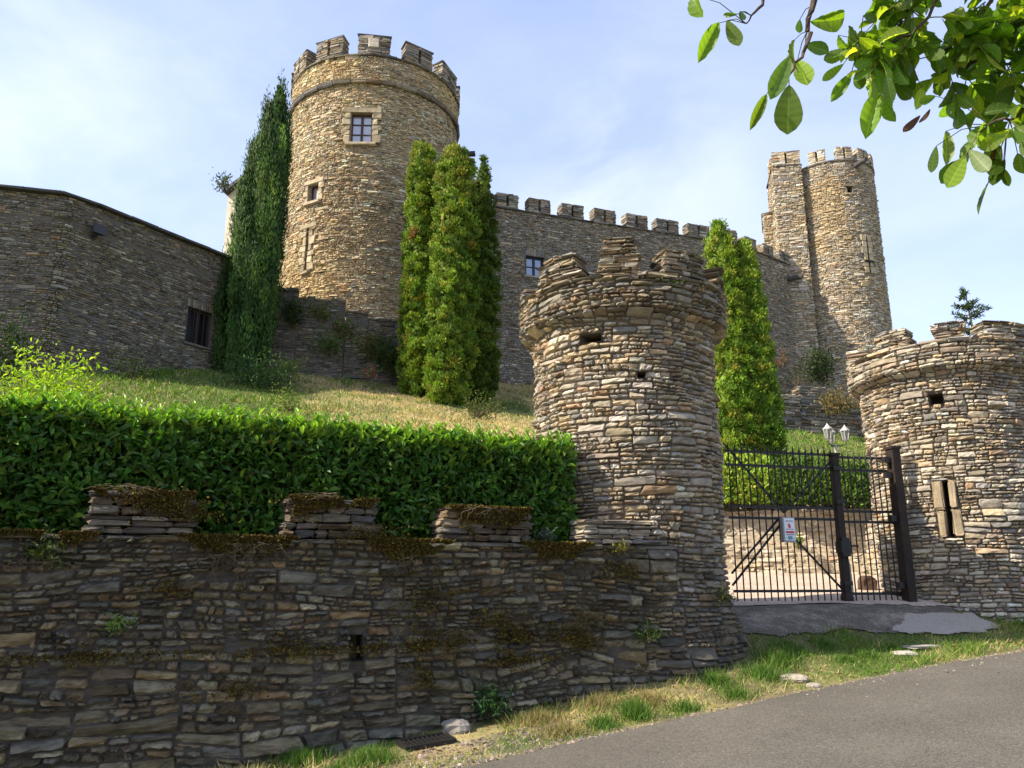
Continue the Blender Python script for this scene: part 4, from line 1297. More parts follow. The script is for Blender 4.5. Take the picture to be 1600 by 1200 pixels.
# floodlight on its wall
fu = seg_uv(146, 363, L1, L2); fr = frame_at(LMp, fu[0] + cu1, fu[1])
fl = thing('floodlight', 'small dark floodlight fixed under the roof of the shaded building', 'lamp', fr[0])
mm = MB(); lbox(mm, fr, -.16, .16, -.10, .10, .16, .34); lbox(mm, fr, -.19, .19, -.13, .13, .33, .37); mm.build('housing', M_FLOOD, fl)
mm = MB(); lbox(mm, fr, -.02, .02, -.16, -.11, .02, .26); lbox(mm, fr, -.06, .06, -.2, -.08, .0, .04); mm.build('bracket', M_FLOOD, fl)

# ------------------------------------------------------------------ pale house behind the cypress
hs = thing('rendered_house', 'cream rendered house with a slate gable behind the tall dark cypress', 'house', (-11, 37, 8))
ha, hb = np.array((-14.05, 36.2, 0)), np.array((-8.0, 35.2, 0))
dv = unit(hb - ha); nb_ = np.array((-dv[1], dv[0], 0))
ze, zr_ = 18.6, 20.9; z0 = np.array((0, 0, 1.0)); hc_ = (ha + hb) / 2
mm = MB()
fa = [ha + z0 * 7, hb + z0 * 7, hb + z0 * ze, hc_ + z0 * zr_, ha + z0 * ze]
bb = [p + nb_ * 8 for p in fa]
mm.add(fa + bb, q=[(0, 1, 2, 4), (5, 9, 7, 6), (0, 4, 9, 5), (1, 6, 7, 2)], t=[(2, 3, 4), (7, 9, 8)])
mm.build('wall', M_PLASTER, hs)
mm = MB()
for s, e in ((0, 1), (1, 0)):
    ev = (ha if s == 0 else hb) + z0 * ze; rg = hc_ + z0 * zr_
    dd = unit(ev - rg); up = unit(np.cross(dd, nb_) * (1 if np.cross(dd, nb_)[2] > 0 else -1))
    box(mm, (ev + rg) / 2 + dd * .05 + nb_ * 3.9 + up * .09, dd * (np.linalg.norm(ev - rg) / 2 + .02), nb_ * 4.25, up * .07)
mm.build('roof', M_SLATE, hs)

# ------------------------------------------------------------------ ruined terrace wall below the great tower
rng = np.random.default_rng(111)
RW = [(-9.6, 25.4), (-2.6, 27.1), (-.6, 28.4)]
RMp = pathmap(RW, None, rc=.2)
rw = thing('terrace_wall', 'stepped ruined wall overgrown with weeds at the foot of the tall round tower', 'wall', (-6, 26.3, 6.6))
P_R = palette([.6, 1.4, .8, .6, 1.4, .15, 1.0], seed=113, gain=.6, val=.22)
steps = []
for (pa, pb, py) in [(380, 433, 440), (433, 467, 452), (467, 541, 467), (541, 576, 487), (576, 660, 500)]:
    ua = seg_uv(pa, py, RW[0], RW[1])[0]; ub = seg_uv(pb, py, RW[0], RW[1])[0]; zt = seg_uv(.5 * (pa + pb), py, RW[0], RW[1])[1]
    steps.append((max(ua, 0), ub, zt))
steps[-1] = (steps[-1][0], RMp.length, steps[-1][2])
m = MB()
for (a, b, zt) in steps:
    core(m, RMp, a, b, 4.8, zt, .3, .3, d=-.03, col=(.11, .1, .085))
    stones(m, layout(a, b, 5.2, zt, rng, ch=(.14, .26), seg=(.4, .9), thin=(.05, .12)), RMp, rng, P_R, gap=.01, bev=.024, sink=.05, prot=.018, nu=5, nv=4)
    B = []
    u = a
    while u < b - .03:
        w = min(rng.uniform(.25, .55), b - u); B.append((u, u + w, zt - .08, zt + rng.uniform(-.02, .06), -.6, .03)); u += w
    blocks(m, B, RMp, rng, P_R, bev=.03, jit=.02)
    e = RMp(np.array([b, b, b, b]), np.array([5.0, zt - .05, zt - .05, 5.0]), np.array([-.03, -.03, -.6, -.6])); m.add(e, q=[(0, 3, 2, 1)], c=(.11, .1, .085))
m.build('stonework', M_CASTLE, rw)

# low ruin below the far tower
rng = np.random.default_rng(121)
LW = [(10.2, 30.6), (13.6, 31.6), (16, 33)]
LWp = pathmap(LW, None, rc=.2)
lw = thing('low_ruin', 'low broken grey wall on the green bank below the far tower', 'wall', (12, 31, 6.3))
m = MB(); B = []
zt0 = kz(1285, 618) * 31
for k, (a, b, h_) in enumerate([(0, 1.3, .0), (1.3, 2.5, .42), (2.5, 4.2, .15), (4.2, LWp.length, -.1)]):
    B += merlon_blocks(a, b, 5.2, zt0 + h_, -.5, 0, rng, hc=(.08, .18), lc=(.25, .6), ragged=.05, ruin=.0)
blocks(m, B, LWp, rng, palette([.6, 1.5, .5, 1, 1.2, .1, .8], seed=123, gain=.75), bev=.03, jit=.018)
m.build('stonework', M_CASTLE, lw)

# ------------------------------------------------------------------ retaining wall of the courtyard
rng = np.random.default_rng(131)
YR = [(2.4, yret(2.4)), (5.2, yret(5.2)), (8.4, yret(8.4))]
YM = pathmap(YR, None, rc=.2)
yw = thing('retaining_wall', 'sunlit pale stone retaining wall at the back of the courtyard', 'wall', (5.2, 18.1, .1))
P_Y = palette([.3, 1.7, .1, 1.9, .1, .0, .6], seed=133, gain=1.3, val=.12, reg=.2)
m = MB()
core(m, YM, 0, YM.length, -.6, 1.5, .3, .2, d=-.025, col=(.40, .34, .25))
stones(m, layout(0, YM.length, -.4, 1.5, rng, ch=(.14, .26), seg=(.4, .9), thin=(.06, .14)), YM, rng, P_Y, gap=.012, bev=.024, sink=.03, prot=.016, nu=5, nv=4)
blocks(m, [(u, min(u + .5, YM.length), 1.46, 1.56, -.45, .04) for u in np.arange(0, YM.length - .1, .505)], YM, rng, P_Y, bev=.03, jit=.015)
m.build('stonework', M_STONE, yw)
# side wall running back from the right-hand gate tower
SP = [(7.55, 17.4), (7.05, 14.1)]
SMp = pathmap(SP, None)
sw = thing('side_wall', 'stepped sunlit stone wall running back from the right gate tower', 'wall', (7.3, 15.8, -.1))
m = MB(); B = []
for (a, b, zt) in [(0, 1.1, 1.25), (1.1, 2.2, 1.85), (2.2, SMp.length, 1.7)]:
    B += merlon_blocks(a, b, -.5, zt, -.5, 0, rng, hc=(.07, .15), lc=(.2, .5), ragged=.03)
blocks(m, B, SMp, rng, P_Y, bev=.025, jit=.012)
m.build('stonework', M_STONE, sw)

# ------------------------------------------------------------------ iron gate
def mixp(a, b, t): return a + (b - a) * t
GL = vp(1139, 815, 12.0); GMID = vp(1313, 825, 12.45); GR = vp(1404, 830, 12.62)
def gpt(p, z): return np.array((p[0], p[1], z))
def gate_leaf(name, label, A, B, nbar, rails, ztop, zbot, braces=()):
    root = thing(name, label, 'gate', (A[0], A[1], zbot), 'leaves of the black iron gate')
    d = unit(gpt(B - A, 0)); L = np.linalg.norm((B - A)[:2]); nrm = np.array((d[1], -d[0], 0)); z = np.array((0, 0, 1.0))
    for zr in rails:
        m = MB(); box(m, gpt(mixp(A, B, .5), zr), d * L / 2, nrm * .006, z * .020); m.build('rail', M_IRON, root)
    for (t0, zz0, t1, zz1) in braces:
        p0, p1 = gpt(mixp(A, B, t0), zz0) - nrm * .018, gpt(mixp(A, B, t1), zz1) - nrm * .018
        dd = p1 - p0; ll = np.linalg.norm(dd); dd /= ll
        m = MB(); box(m, (p0 + p1) / 2, dd * ll / 2, nrm * .006, np.cross(dd, nrm) * .016); m.build('brace', M_IRON, root)
    first = None
    for i in range(nbar):
        t = (i + .55) / nbar
        p = mixp(A, B, t)
        if first is None:
            mm = MB(); P = gpt(p, 0)
            tube(mm, [P + z * zbot, P + z * ztop], .0105, 6)
            tube(mm, [P + z * ztop, P + z * (ztop + .03), P + z * (ztop + .045), P + z * (ztop + .14)], [.0105, .018, .016, .001], 6)
            first = mm.build('bar', M_IRON, root); fp = p
        else:
            b = first.copy(); COL.objects.link(b); b.parent = root
            b.location = (p[0] - fp[0], p[1] - fp[1], 0)
    return root, d, nrm
zb, zt = -.27, 1.92
gA, gd, gn = gate_leaf('iron_gate_leaf', 'wide black iron gate leaf crossed by diagonal braces and carrying a notice', GL, GMID, 17, (-.13, .93, 1.10, 1.72, 1.93), zt, zb,
    [(.0, 2.05, .5, 1.02), (1.0, 1.88, .5, 1.02), (.46, .86, 1.0, -.16), (.5, .92, .0, -.05), (.46, .95, .0, .12)])
gB, _, _ = gate_leaf('iron_gate_leaf', 'narrow black iron gate leaf between the two dark posts', GMID, GR, 10, (-.17, .90, 1.06, 1.70, 1.90), zt - .06, zb - .03, [])
def gate_post(label, P, w, dpt, z0, z1, flare, bump=None):
    root = thing('gate_post', label, 'post', gpt(P, z0), 'dark posts of the iron gate')
    m = MB(); z = np.array((0, 0, 1.0))
    prof = [(z0, 1.35 if flare else 1), (z0 + .18, 1.25 if flare else 1), (z0 + .24, 1.0), (z1, 1.0)]
    for (a, ka), (b, kb) in zip(prof[:-1], prof[1:]):
        v = []
        for zz, k in ((a, ka), (b, kb)):
            for sx, sy in ((-1, -1), (1, -1), (1, 1), (-1, 1)):
                v.append(gpt(P, zz) + gd * w / 2 * k * sx - gn * dpt / 2 * k * sy * -1)
        m.add(v, q=[(0, 1, 5, 4), (1, 2, 6, 5), (2, 3, 7, 6), (3, 0, 4, 7), (4, 5, 6, 7), (3, 2, 1, 0)])
    m.build('shaft', M_RUST, root)
    m = MB()
    box(m, gpt(P, z1 + .02), gd * (w / 2 + .02), gn * (dpt / 2 + .02), z * .02)
    m.build('cap', M_RUST, root)
    return root
p1_ = gate_post('dark gate post with a lock case where the two iron leaves meet', GMID, .11, .10, -.40, 1.92, True)
m = MB(); z = np.array((0, 0, 1.0))
zl = vp(1316, 855, 12.4)[2]
for k, (dz, w_, h_) in enumerate([(0, .085, .085), (.11, .065, .03), (-.11, .065, .03)]):
    box(m, gpt(GMID, zl + dz) + gn * .03, gd * w_, gn * .075, z * h_)
m.build('lock_case', M_IRON, p1_)
for zz in (1.72, 1.20, -.02):
    m = MB(); box(m, gpt(GMID, zz) + gn * .02, gd * .07, gn * .062, z * .03); m.build('collar', M_IRON, p1_)
m = MB(); tube(m, [gpt(GMID, zl + .02) + gd * .12 + gn * .05, gpt(GMID, zl + .02) + gd * .24 + gn * .06], .014, 6); m.build('handle', M_IRON, p1_)
PR = vp(1409, 830, 12.5)
p2_ = gate_post('broad rusty dark gate post standing against the right gate tower', PR, .14, .16, -.50, 2.03, False)
for zz in (1.86, 1.62, .95, -.05):
    m = MB(); box(m, gpt(PR, zz) - gd * .14, gd * .05, gn * .04, z * .045); m.build('hinge', M_IRON, p2_)

# notice on the gate
NP = vp(1229, 828, 12.13)
ns = thing('notice_board', 'small white notice in a grey box hung on the wide gate leaf', 'sign', NP)
nfr = (NP + gn * .05, gd, z, gn)
hw, hh = .100, .185
m = MB(); lbox(m, nfr, -hw, hw, -hh, hh, -.05, .02); nb0 = m.build('case', M_GREY, ns)
m = MB(); lbox(m, nfr, -hw + .022, hw - .006, -hh + .03, hh - .018, .02, .024); m.build('sheet', M_WHITE, ns)
m = MB()
lbox(m, nfr, -.018, .018, .045, .085, .0245, .027); lbox(m, nfr, -.012, .026, .025, .06, .0245, .0275); m.build('emblem', M_RED, ns)
m = MB(); lbox(m, nfr, -.062, .078, -.052, -.022, .0245, .027); m.build('red_band', M_RED, ns)
m = MB(); lbox(m, nfr, -.03, .04, -.145, -.095, .0245, .027); m.build('blue_panel', M_TEAL, ns)
m = MB()
for (a, b, y, h_) in [(-.055, .07, .13, .004), (-.05, .06, .115, .003), (-.055, .02, .008, .005), (.025, .07, .004, .006), (-.06, .078, -.07, .004), (-.055, .075, -.08, .003), (-.062, -.035, -.12, .006), (.045, .08, -.125, .006)]:
    m = MB(); lbox(m, nfr, a, b, y - h_, y + h_, .0245, .0265); m.build('printed_line', M_INK, ns)

# lamp post behind the gate
LPp = vp(1305, 690, 13.5)
lz = float(ground_z(np.array([LPp[0]]), np.array([LPp[1]]))[0])
lp = thing('lamp_post', 'garden lamp post with three white lanterns just behind the gate', 'street lamp', (LPp[0], LPp[1], lz))
m = MB(); b0 = gpt(LPp, 0); zt_ = kz(1305, 694) * 13.5
tube(m, [b0 + z * lz, b0 + z * (lz + .5), b0 + z * (lz + .55), b0 + z * zt_], [.06, .05, .032, .026], 10); m.build('pole', M_LAMPW, lp)
for i, (ang, rr_, dz) in enumerate([(R(95), .12, .0), (R(205), .15, .03), (R(335), .17, .0)]):
    dirv = np.array((math.cos(ang), math.sin(ang), 0))
    top = b0 + dirv * rr_ + z * (zt_ + .06 + dz)
    arm = MB(); tube(arm, [b0 + z * (zt_ - .02), b0 + dirv * rr_ * .5 + z * (zt_ - .04), b0 + dirv * rr_ + z * (zt_ + .0), top], .011, 6); a_ = arm.build('arm', M_IRON, lp)
    gl = MB()
    for (za, ra, zb_, rb_) in [(0, .045, .15, .072)]:
        an = np.arange(6) * PI / 3
        v = [top + z * za + ra * np.array((math.cos(q_), math.sin(q_), 0)) for q_ in an] + [top + z * zb_ + rb_ * np.array((math.cos(q_), math.sin(q_), 0)) for q_ in an]
        gl.add(v, q=[(j, (j + 1) % 6, 6 + (j + 1) % 6, 6 + j) for j in range(6)])
    lant = gl.build('lantern', M_LGLASS, lp)
    cp = MB(); tube(cp, [top + z * .15, top + z * .165, top + z * .21, top + z * .235, top + z * .26], [.082, .084, .040, .02, .006], 6)
    tube(cp, [top - z * .02, top + z * .005], [.03, .048], 6)
    for j in range(6):
        q_ = j * PI / 3; e = np.array((math.cos(q_), math.sin(q_), 0)); tube(cp, [top + e * .047, top + e * .075 + z * .15], .006, 4)
    cp.build('lantern_cap', M_LAMPW, lant)

# ------------------------------------------------------------------ laurel hedge
rng = np.random.default_rng(201)
wd = unit(np.array(WP[2]) - np.array(WP[1])); wn = np.array((-wd[1], wd[0]))      # towards the back
H0 = np.array(WP[1]) + wd * -3.2 + wn * .38
HEND = np.array(WP[2]) + wn * .36 + wd * .40
HLN = np.linalg.norm(HEND - H0)
HTH = .95
def htop(u): return 1.60 + .05 * (fbm(np.asarray(u) * .9, 0 * np.asarray(u), 0, 203) - .5)
hb0 = -.22
hedge = thing('laurel_hedge', 'long clipped cherry laurel hedge behind the roadside wall', 'hedge', (-2.2, 8.7, -.15))
def hpos(u, w, zz):
    return np.concatenate([(H0 + np.outer(u, wd) + np.outer(w, wn)), np.asarray(zz)[:, None]], 1)
LAU = [(.062, .15, .022), (.042, .11, .018), (.10, .205, .03), (.17, .29, .035), (.15, .14, .025)]
mb = MB()
def hedge_face(n, face, lw, Lr=(.08, .135)):
    u = rng.uniform(-.05, HLN + .05, n); a = rng.random(n)
    dep = np.abs(rng.normal(0, .10, n)) + .26 * (fbm(u * 4.3, a * 7, 0, 207, 2) - .35)
    if face == 'front':
        zz = hb0 + a * (htop(u) - hb0); w = dep; out = np.tile(np.append(-wn, .0), (n, 1))
    elif face == 'top':
        w = a * HTH; zz = htop(u) - dep; out = np.tile((0, 0, 1.0), (n, 1))
    elif face == 'end':
        u = HLN - dep; w = rng.random(n) * HTH; zz = hb0 + a * (htop(u) - hb0); out = np.tile(np.append(wd, 0), (n, 1))
    elif face == 'back':
        zz = hb0 + a * (htop(u) - hb0); w = HTH - dep; out = np.tile(np.append(wn, .0), (n, 1))
    # soften the top edges
    zz = zz - .12 * np.clip(1 - w / .25, 0, 1) ** 2 * (face == 'top')
    P = hpos(u, w, zz)
    ax = unit(out * .7 + rdir(rng, n) * .85 + np.array((0, 0, .45)))
    nr = unit(out * .6 + np.array((0, 0, .7)) + rdir(rng, n) * .5)
    L = rng.uniform(*Lr, n)
    scatter(mb, TPL_LEAF, P, ax, nr, L, L * rng.uniform(.40, .52, n), jcol(rng, n, LAU, lw, .22, .06))
hedge_face(20000, 'front', [5, 3, 3, .7, .12])
hedge_face(8000, 'top', [2, .6, 4, 5, .1])  # top leaves weighted to brighter greens to paint in sunlight
hedge_face(1600, 'end', [4, 2, 4, 2, .1])
hedge_face(2200, 'back', [4, 2, 3, 1, .1])
# whorls of young shoots along the top, their greens brightened as if sunlit
ns_ = 1150
us = rng.uniform(-.05, HLN + .03, ns_); ws = np.where(rng.random(ns_) < .65, rng.uniform(.02, .25, ns_), rng.uniform(0, HTH, ns_))
base = hpos(us, ws, htop(us) - .06 - .08 * np.clip(1 - ws / .2, 0, 1))
shoot_h = (rng.gamma(2.0, .04, ns_) * (.4 + 1.4 * fbm(us * 1.7, ws * 3, 0, 209))).clip(0, .22)
for k in range(7):
    a = k * 2.4 + rng.uniform(0, 1, ns_)
    t = k / 6
    out = np.stack([np.cos(a), np.sin(a), np.full(ns_, .75 + 1.8 * t)], 1)
    hgt = (shoot_h * t)[:, None] * np.array((0, 0, 1))
    L = rng.uniform(.09, .165, ns_) * (1 - .35 * t)
    scatter(mb, TPL_LEAF, base + hgt, out, np.stack([-np.cos(a), -np.sin(a), np.full(ns_, 1.0)], 1), L, L * .42,
            jcol(rng, ns_, [(.21, .36, .04), (.27, .43, .05), (.14, .26, .032)], [3, 2, 2], .15))
mb.build('foliage', M_LAUREL, hedge)
# twigs inside the hedge, and a near-black box painting its inner shade
tw = MB()
nn_ = 900
u = rng.uniform(0, HLN, nn_); w = rng.uniform(.4, HTH - .4, nn_)
for i in range(260):
    p = hpos(u[i:i+1], w[i:i+1], np.array([hb0 - .1]))[0]
    q = p + np.array((rng.normal(0, .1), rng.normal(0, .1), 1.4))
    tube(tw, [p, mixp(p, q, .5) + rng.normal(0, .06, 3), q], [.018, .013, .005], 5, c=(.10, .075, .05))
lb0 = hpos(np.array([.1]), np.array([HTH * .5]), np.array([.62]))[0]; lb1 = hpos(np.array([HLN - .12]), np.array([HTH * .5]), np.array([.62]))[0]
cc = (lb0 + lb1) / 2
box(tw, cc, np.append(wd, 0) * (HLN / 2 - .16), np.append(wn, 0) * (HTH / 2 - .20), np.array((0, 0, .80)), (.022, .030, .010))  # near-black box paints the shade deep in the foliage
tw.build('branches', M_BARK, hedge)

# ------------------------------------------------------------------ conifers
def column_tree(name, label, cat, base, h, prof, rmax, n, L, W, cols, w, seed, lump=.15, group=None, brown=(), upright=1.0, nc=900, tips=None, lean=(0, 0), wedge=0.0):
    rng = np.random.default_rng(seed)
    base = np.asarray(base, float)
    root = thing(name, label, cat, base, group)
    def axis_pt(t): return base[None] + np.stack([lean[0] * t, lean[1] * t, h * t], 1)
    def rad(t, a):
        r = np.interp(t, [p[0] for p in prof], [p[1] for p in prof]) * rmax
        return r * (1 + .10 * np.sin(a * 3 + seed + 2.2 * t) + .13 * (fbm(np.cos(a) * 1.6 + 5, np.sin(a) * 1.6 + 5, t * h * .55, seed) - .5) * 2)
    # clumps on the surface
    wts = np.interp(np.linspace(0, 1, 200), [p[0] for p in prof], [p[1] for p in prof]) + .08
    tc = rng.choice(np.linspace(0.0, 1, 200), nc, p=wts / wts.sum()) + rng.uniform(-.003, .003, nc)
    tc = tc.clip(0.01, 1)
    ac = rng.uniform(0, 2 * PI, nc)
    rc = rad(tc, ac) * (rng.uniform(.80, 1.06, nc) if wedge < 2 else rng.uniform(.74, 1.02, nc))
    C = axis_pt(tc) + np.stack([np.cos(ac) * rc, np.sin(ac) * rc, 0 * rc], 1)
    outc = np.stack([np.cos(ac), np.sin(ac), 0 * ac], 1)
    per = n // nc
    idx = np.repeat(np.arange(nc), per); k = len(idx)
    sc = lump * rng.uniform(.6, 1.3, nc)[idx]
    off = rdir(rng, k) * (rng.random(k) ** .5 * sc)[:, None]
    off[:, 2] *= 1.0 + wedge
    P = C[idx] + off
    ax = unit(outc[idx] * .75 + unit(off) * .7 + np.array((0, 0, upright)) + rng.normal(0, .35, (k, 3)))
    nr = unit(outc[idx] + rdir(rng, k) * .8)
    cc = jcol(rng, nc, cols, w, .16 if wedge < 2 else .28, .05)
    if tips is not None:
        amt = (sstep(.55, 1.0, tc) * (rng.random(nc) < .5))[:, None] * .55
        cc = cc * (1 - amt) + np.array(tips) * amt
    for (ba, bt, br) in brown:
        # brown dead sprays at (angle, height)
        bp = axis_pt(np.array([bt]))[0] + np.array((math.cos(ba), math.sin(ba), 0)) * float(rad(np.array([bt]), np.array([ba]))[0])
        hit = np.linalg.norm(C - bp, axis=1) < br
        cc[hit] = np.array((.22, .13, .05)) * np.exp(rng.normal(0, .2, hit.sum()))[:, None]
    col = (cc[idx] * np.exp(rng.normal(0, .16, k))[:, None]).clip(.005, .8)
    mb = MB()
    LL = L * rng.uniform(.65, 1.3, k)
    scatter(mb, TPL_SPRAY, P, ax, nr, LL, W * rng.uniform(.7, 1.25, k), col)
    # inner foliage
    k2 = n // 4
    t2 = rng.choice(np.linspace(0, 1, 200), k2, p=wts / wts.sum()); a2 = rng.uniform(0, 2 * PI, k2)
    r2 = rad(t2, a2) * rng.uniform(.55, .85, k2)
    P2 = axis_pt(t2) + np.stack([np.cos(a2) * r2, np.sin(a2) * r2, 0 * r2], 1)
    scatter(mb, TPL_SPRAY, P2, unit(rdir(rng, k2) * .6 + np.array((0, 0, 1.0))), np.stack([np.cos(a2), np.sin(a2), 0 * a2], 1), L * 1.6, W * 2.6, jcol(rng, k2, cols, w, .2))
    mb.build('foliage', M_THUJA, root)
    tr = MB()
    tz = np.linspace(0, .93, 12)
    tube(tr, axis_pt(tz) - np.array((0, 0, .25)), np.interp(tz, [0, 1], [.10 + rmax * .10, .02]), 8, c=(.12, .085, .055))
    for i in range(60):
        t = rng.uniform(.05, .9); a = rng.uniform(0, 2 * PI); r = float(rad(np.array([t]), np.array([a]))[0]) * .8
        p = axis_pt(np.array([t]))[0]
        tube(tr, [p, p + np.array((math.cos(a) * r * .5, math.sin(a) * r * .5, .25 * r)), p + np.array((math.cos(a) * r, math.sin(a) * r, .9 * r))], [.03, .02, .006], 4, c=(.12, .085, .055))
    tr.build('trunk', M_BARK, root)
    return root
def on_ground(px, py, Y, sink=.05):
    p = vp(px, py, Y)
    p[2] = float(ground_z(np.array([p[0]]), np.array([p[1]]))[0]) - sink
    return p
THUJ = [(.13, .21, .022), (.085, .155, .018), (.19, .275, .03), (.24, .25, .035)]
THUJ2 = [tuple(a_ * 1.12 for a_ in c_) for c_ in THUJ]
THPROF2 = [(0, .75), (.06, 1.0), (.2, 1.08), (.45, .98), (.7, .80), (.88, .62), (.96, .42), (1, .15)]
THPROF = [(0, .55), (.04, .85), (.15, 1.0), (.4, 1.0), (.7, .92), (.88, .80), (.96, .62), (1, .25)]
def th_h(px, pytop, base): 
    return kz(px, pytop) * base[1] - base[2]
gcol = 'columnar thujas on the castle lawn'
b = on_ground(650, 600, 25.6); column_tree('columnar_thuja', 'left one of the thuja columns before the castle, with brown flecks halfway up', 'tree', b, th_h(662, 226, b), THPROF, .56, 46000, .078, .046, THUJ, [4, 2, 3, 1], 301, group=gcol, tips=(.25, .23, .04), brown=[(R(-105), .60, .12)], nc=550)
b = on_ground(699, 612, 24.7); column_tree('columnar_thuja', 'broad middle thuja column standing nearest on the castle lawn', 'tree', b, th_h(712, 234, b), THPROF, .74, 56000, .078, .046, THUJ, [4, 2, 3, 1], 302, group=gcol, tips=(.26, .25, .04), brown=[(R(-75), .30, .12)], nc=632, lean=(.15, 0))
b = on_ground(752, 605, 26.0); column_tree('columnar_thuja', 'thin dark thuja column in the shade of the broad middle one', 'tree', b, th_h(748, 250, b), [(0, .6), (.1, .95), (.45, 1), (.7, .8), (.9, .5), (1, .08)], .52, 34000, .078, .046, [tuple(a_ * .62 for a_ in c_) for c_ in THUJ], [4, 4, 1, .3], 303, group=gcol, nc=467)  # foliage greens darkened to paint in the middle column's shade
g2 = 'columnar thujas behind the gate'
b = on_ground(1156, 715, 21.5); column_tree('columnar_thuja', 'taller bright green thuja column directly behind the near gate tower', 'tree', b, th_h(1140, 350, b), THPROF2, .54, 46000, .068, .04, THUJ2, [4, 2, 4, 1.4], 304, group=g2, nc=550, lean=(-.2, 0))
b = on_ground(1196, 718, 21.6); column_tree('columnar_thuja', 'slightly shorter thuja column with a shaded right flank behind the gate', 'tree', b, th_h(1180, 380, b), THPROF2, .47, 42000, .068, .04, THUJ2, [4, 2.5, 3, .8], 305, group=g2, nc=522, lean=(-.2, 0))
b = on_ground(376, 572, 24.6); b[2] -= .1
column_tree('italian_cypress', 'tall dark tapering cypress between the shaded building and the castle tower', 'tree', b, th_h(432, 140, b), [(0, .62), (.06, .85), (.2, 1.0), (.4, .98), (.6, .84), (.78, .62), (.9, .40), (1, .05)], 0.90, 62000, .115, .036,
    [(.055, .11, .026), (.030, .066, .018), (.10, .175, .036)], [4, 3, 2.2], 311, lump=.20, upright=2.2, nc=330, wedge=3.2, lean=(.55, 0))
# a clipped green wall of thuja and shrubs on the retaining wall
rng = np.random.default_rng(401)
def soft_hedge(name, label, pts, zt, th, n, L, W, cols, w, seed, mat, dens_noise=.5):
    rng = np.random.default_rng(seed)
    pts = np.asarray(pts, float)
    mid = pts.mean(0)
    z0 = ground_z(pts[:, 0], pts[:, 1])
    root = thing(name, label, 'hedge', (mid[0], mid[1], float(z0.mean())))
    sl_ = np.linalg.norm(np.diff(pts, axis=0), axis=1); cu = np.concatenate([[0], np.cumsum(sl_)])
    u = rng.uniform(0, cu[-1], n)
    x = np.interp(u, cu, pts[:, 0]); y = np.interp(u, cu, pts[:, 1]); zt_ = np.interp(u, cu, zt); zb_ = np.interp(u, cu, z0)
    ph = rng.uniform(-.2 * PI, 1.05 * PI, n)
    d = unit(pts[-1] - pts[0]); nf = np.array((d[1], -d[0]))
    lum = .75 + .5 * fbm(u * 2.2, np.cos(ph) * 1.7 + 3, np.sin(ph) * 1.7, seed, 3)
    rr = rng.uniform(.78, 1.03, n) * lum
    hh_ = (zt_ - zb_)
    cx = np.cos(ph) * th * rr; cz = zb_ + hh_ * (.15 + .85 * np.clip(np.sin(ph) * rr, -.15, 1.15))
    P = np.stack([x + nf[0] * cx, y + nf[1] * cx, cz], 1)
    out = np.stack([nf[0] * np.cos(ph), nf[1] * np.cos(ph), np.sin(ph)], 1)
    ax = unit(out * .8 + rdir(rng, n) * .7 + np.array((0, 0, .5)))
    scl = jcol(rng, n, cols, w, .22)
    mb = MB(); scatter(mb, TPL_SPRAY if mat is M_THUJA else TPL_LEAF, P, ax, unit(out + rdir(rng, n) * .7), L * rng.uniform(.7, 1.3, n), W * rng.uniform(.7, 1.3, n), scl)
    mb.build('foliage', mat, root)
    tw = MB()
    for i in range(40):
        t = rng.uniform(0, cu[-1]); p = np.array((np.interp(t, cu, pts[:, 0]), np.interp(t, cu, pts[:, 1]), np.interp(t, cu, z0) - .1))
        hq = np.interp(t, cu, zt - z0) * .75
        tube(tw, [p, p + np.array((rng.normal(0, .1), rng.normal(0, .1), hq * .5)), p + np.array((rng.normal(0, .25), rng.normal(0, .25), hq))], [.03, .02, .006], 5, c=(.1, .075, .05))
    tw.build('branches', M_BARK, root)
    return root
def yoff(x, o): return (x, yret(x) + o)
soft_hedge('thuja_hedge', 'bright green clipped hedge above the retaining wall, left half seen through the gate', [yoff(3.0, .45), yoff(5.0, .45), yoff(5.9, .4)], np.array([2.75, 2.8, 2.75]), .75, 16000, .11, .06, [tuple(a_ * 1.25 for a_ in c_) for c_ in THUJ], [3, 1, 4, 2], 402, M_THUJA)
soft_hedge('shrub_border', 'darker leafy shrubs above the retaining wall, right half seen through the gate', [yoff(5.9, .35), yoff(7.2, .3), yoff(8.6, .4)], np.array([2.75, 2.55, 2.6]), .85, 12000, .10, .05, [(.06, .11, .02), (.09, .155, .028), (.13, .20, .035)], [2, 2, 1], 403, M_SHRUB)

# ------------------------------------------------------------------ grass
def inpoly(x, y, poly):
    ins = np.zeros(len(x), bool); k = len(poly)
    for i in range(k):
        (ax, ay), (bx, by) = poly[i], poly[(i + 1) % k]
        ins ^= ((ay > y) != (by > y)) & (x < (bx - ax) * (y - ay) / (by - ay + 1e-12) + ax)
    return ins
APRON = [(2.4, 10.5), (3.4, 10.65), (4.3, 11.0), (5.2, 11.15), (5.7, 11.05), (6.4, 11.3), (6.9, 11.65), (7.0, 12.6), (4.5, 12.6), (2.4, 12.2)]
def on_verge(x, y, margin=.0):
    d = (y - road_edge(x)) * .88
    w = np.interp(x, [-9.5, -4.4, .5, 1.95, 2.4], [4.67, 6.91, 9.07, 9.6, 9.7]) - .09
    ok = (d > .02 + .10 * fbm(x * 2.2, y * 0, 0, 61, 3)) & ((y < w) | (x > 2.0)) & (y < 12.4)
    for (c, r) in ((T1, T1R + .22), (T2, T2R + .1)):
        ok &= np.hypot(x - c[0], y - c[1]) > r
    jit_ = .22 * (fbm(x * 5, y * 5, 0, 551, 2) - .5)
    ok &= ~inpoly(x + jit_, y - .10 + jit_, APRON)
    return ok
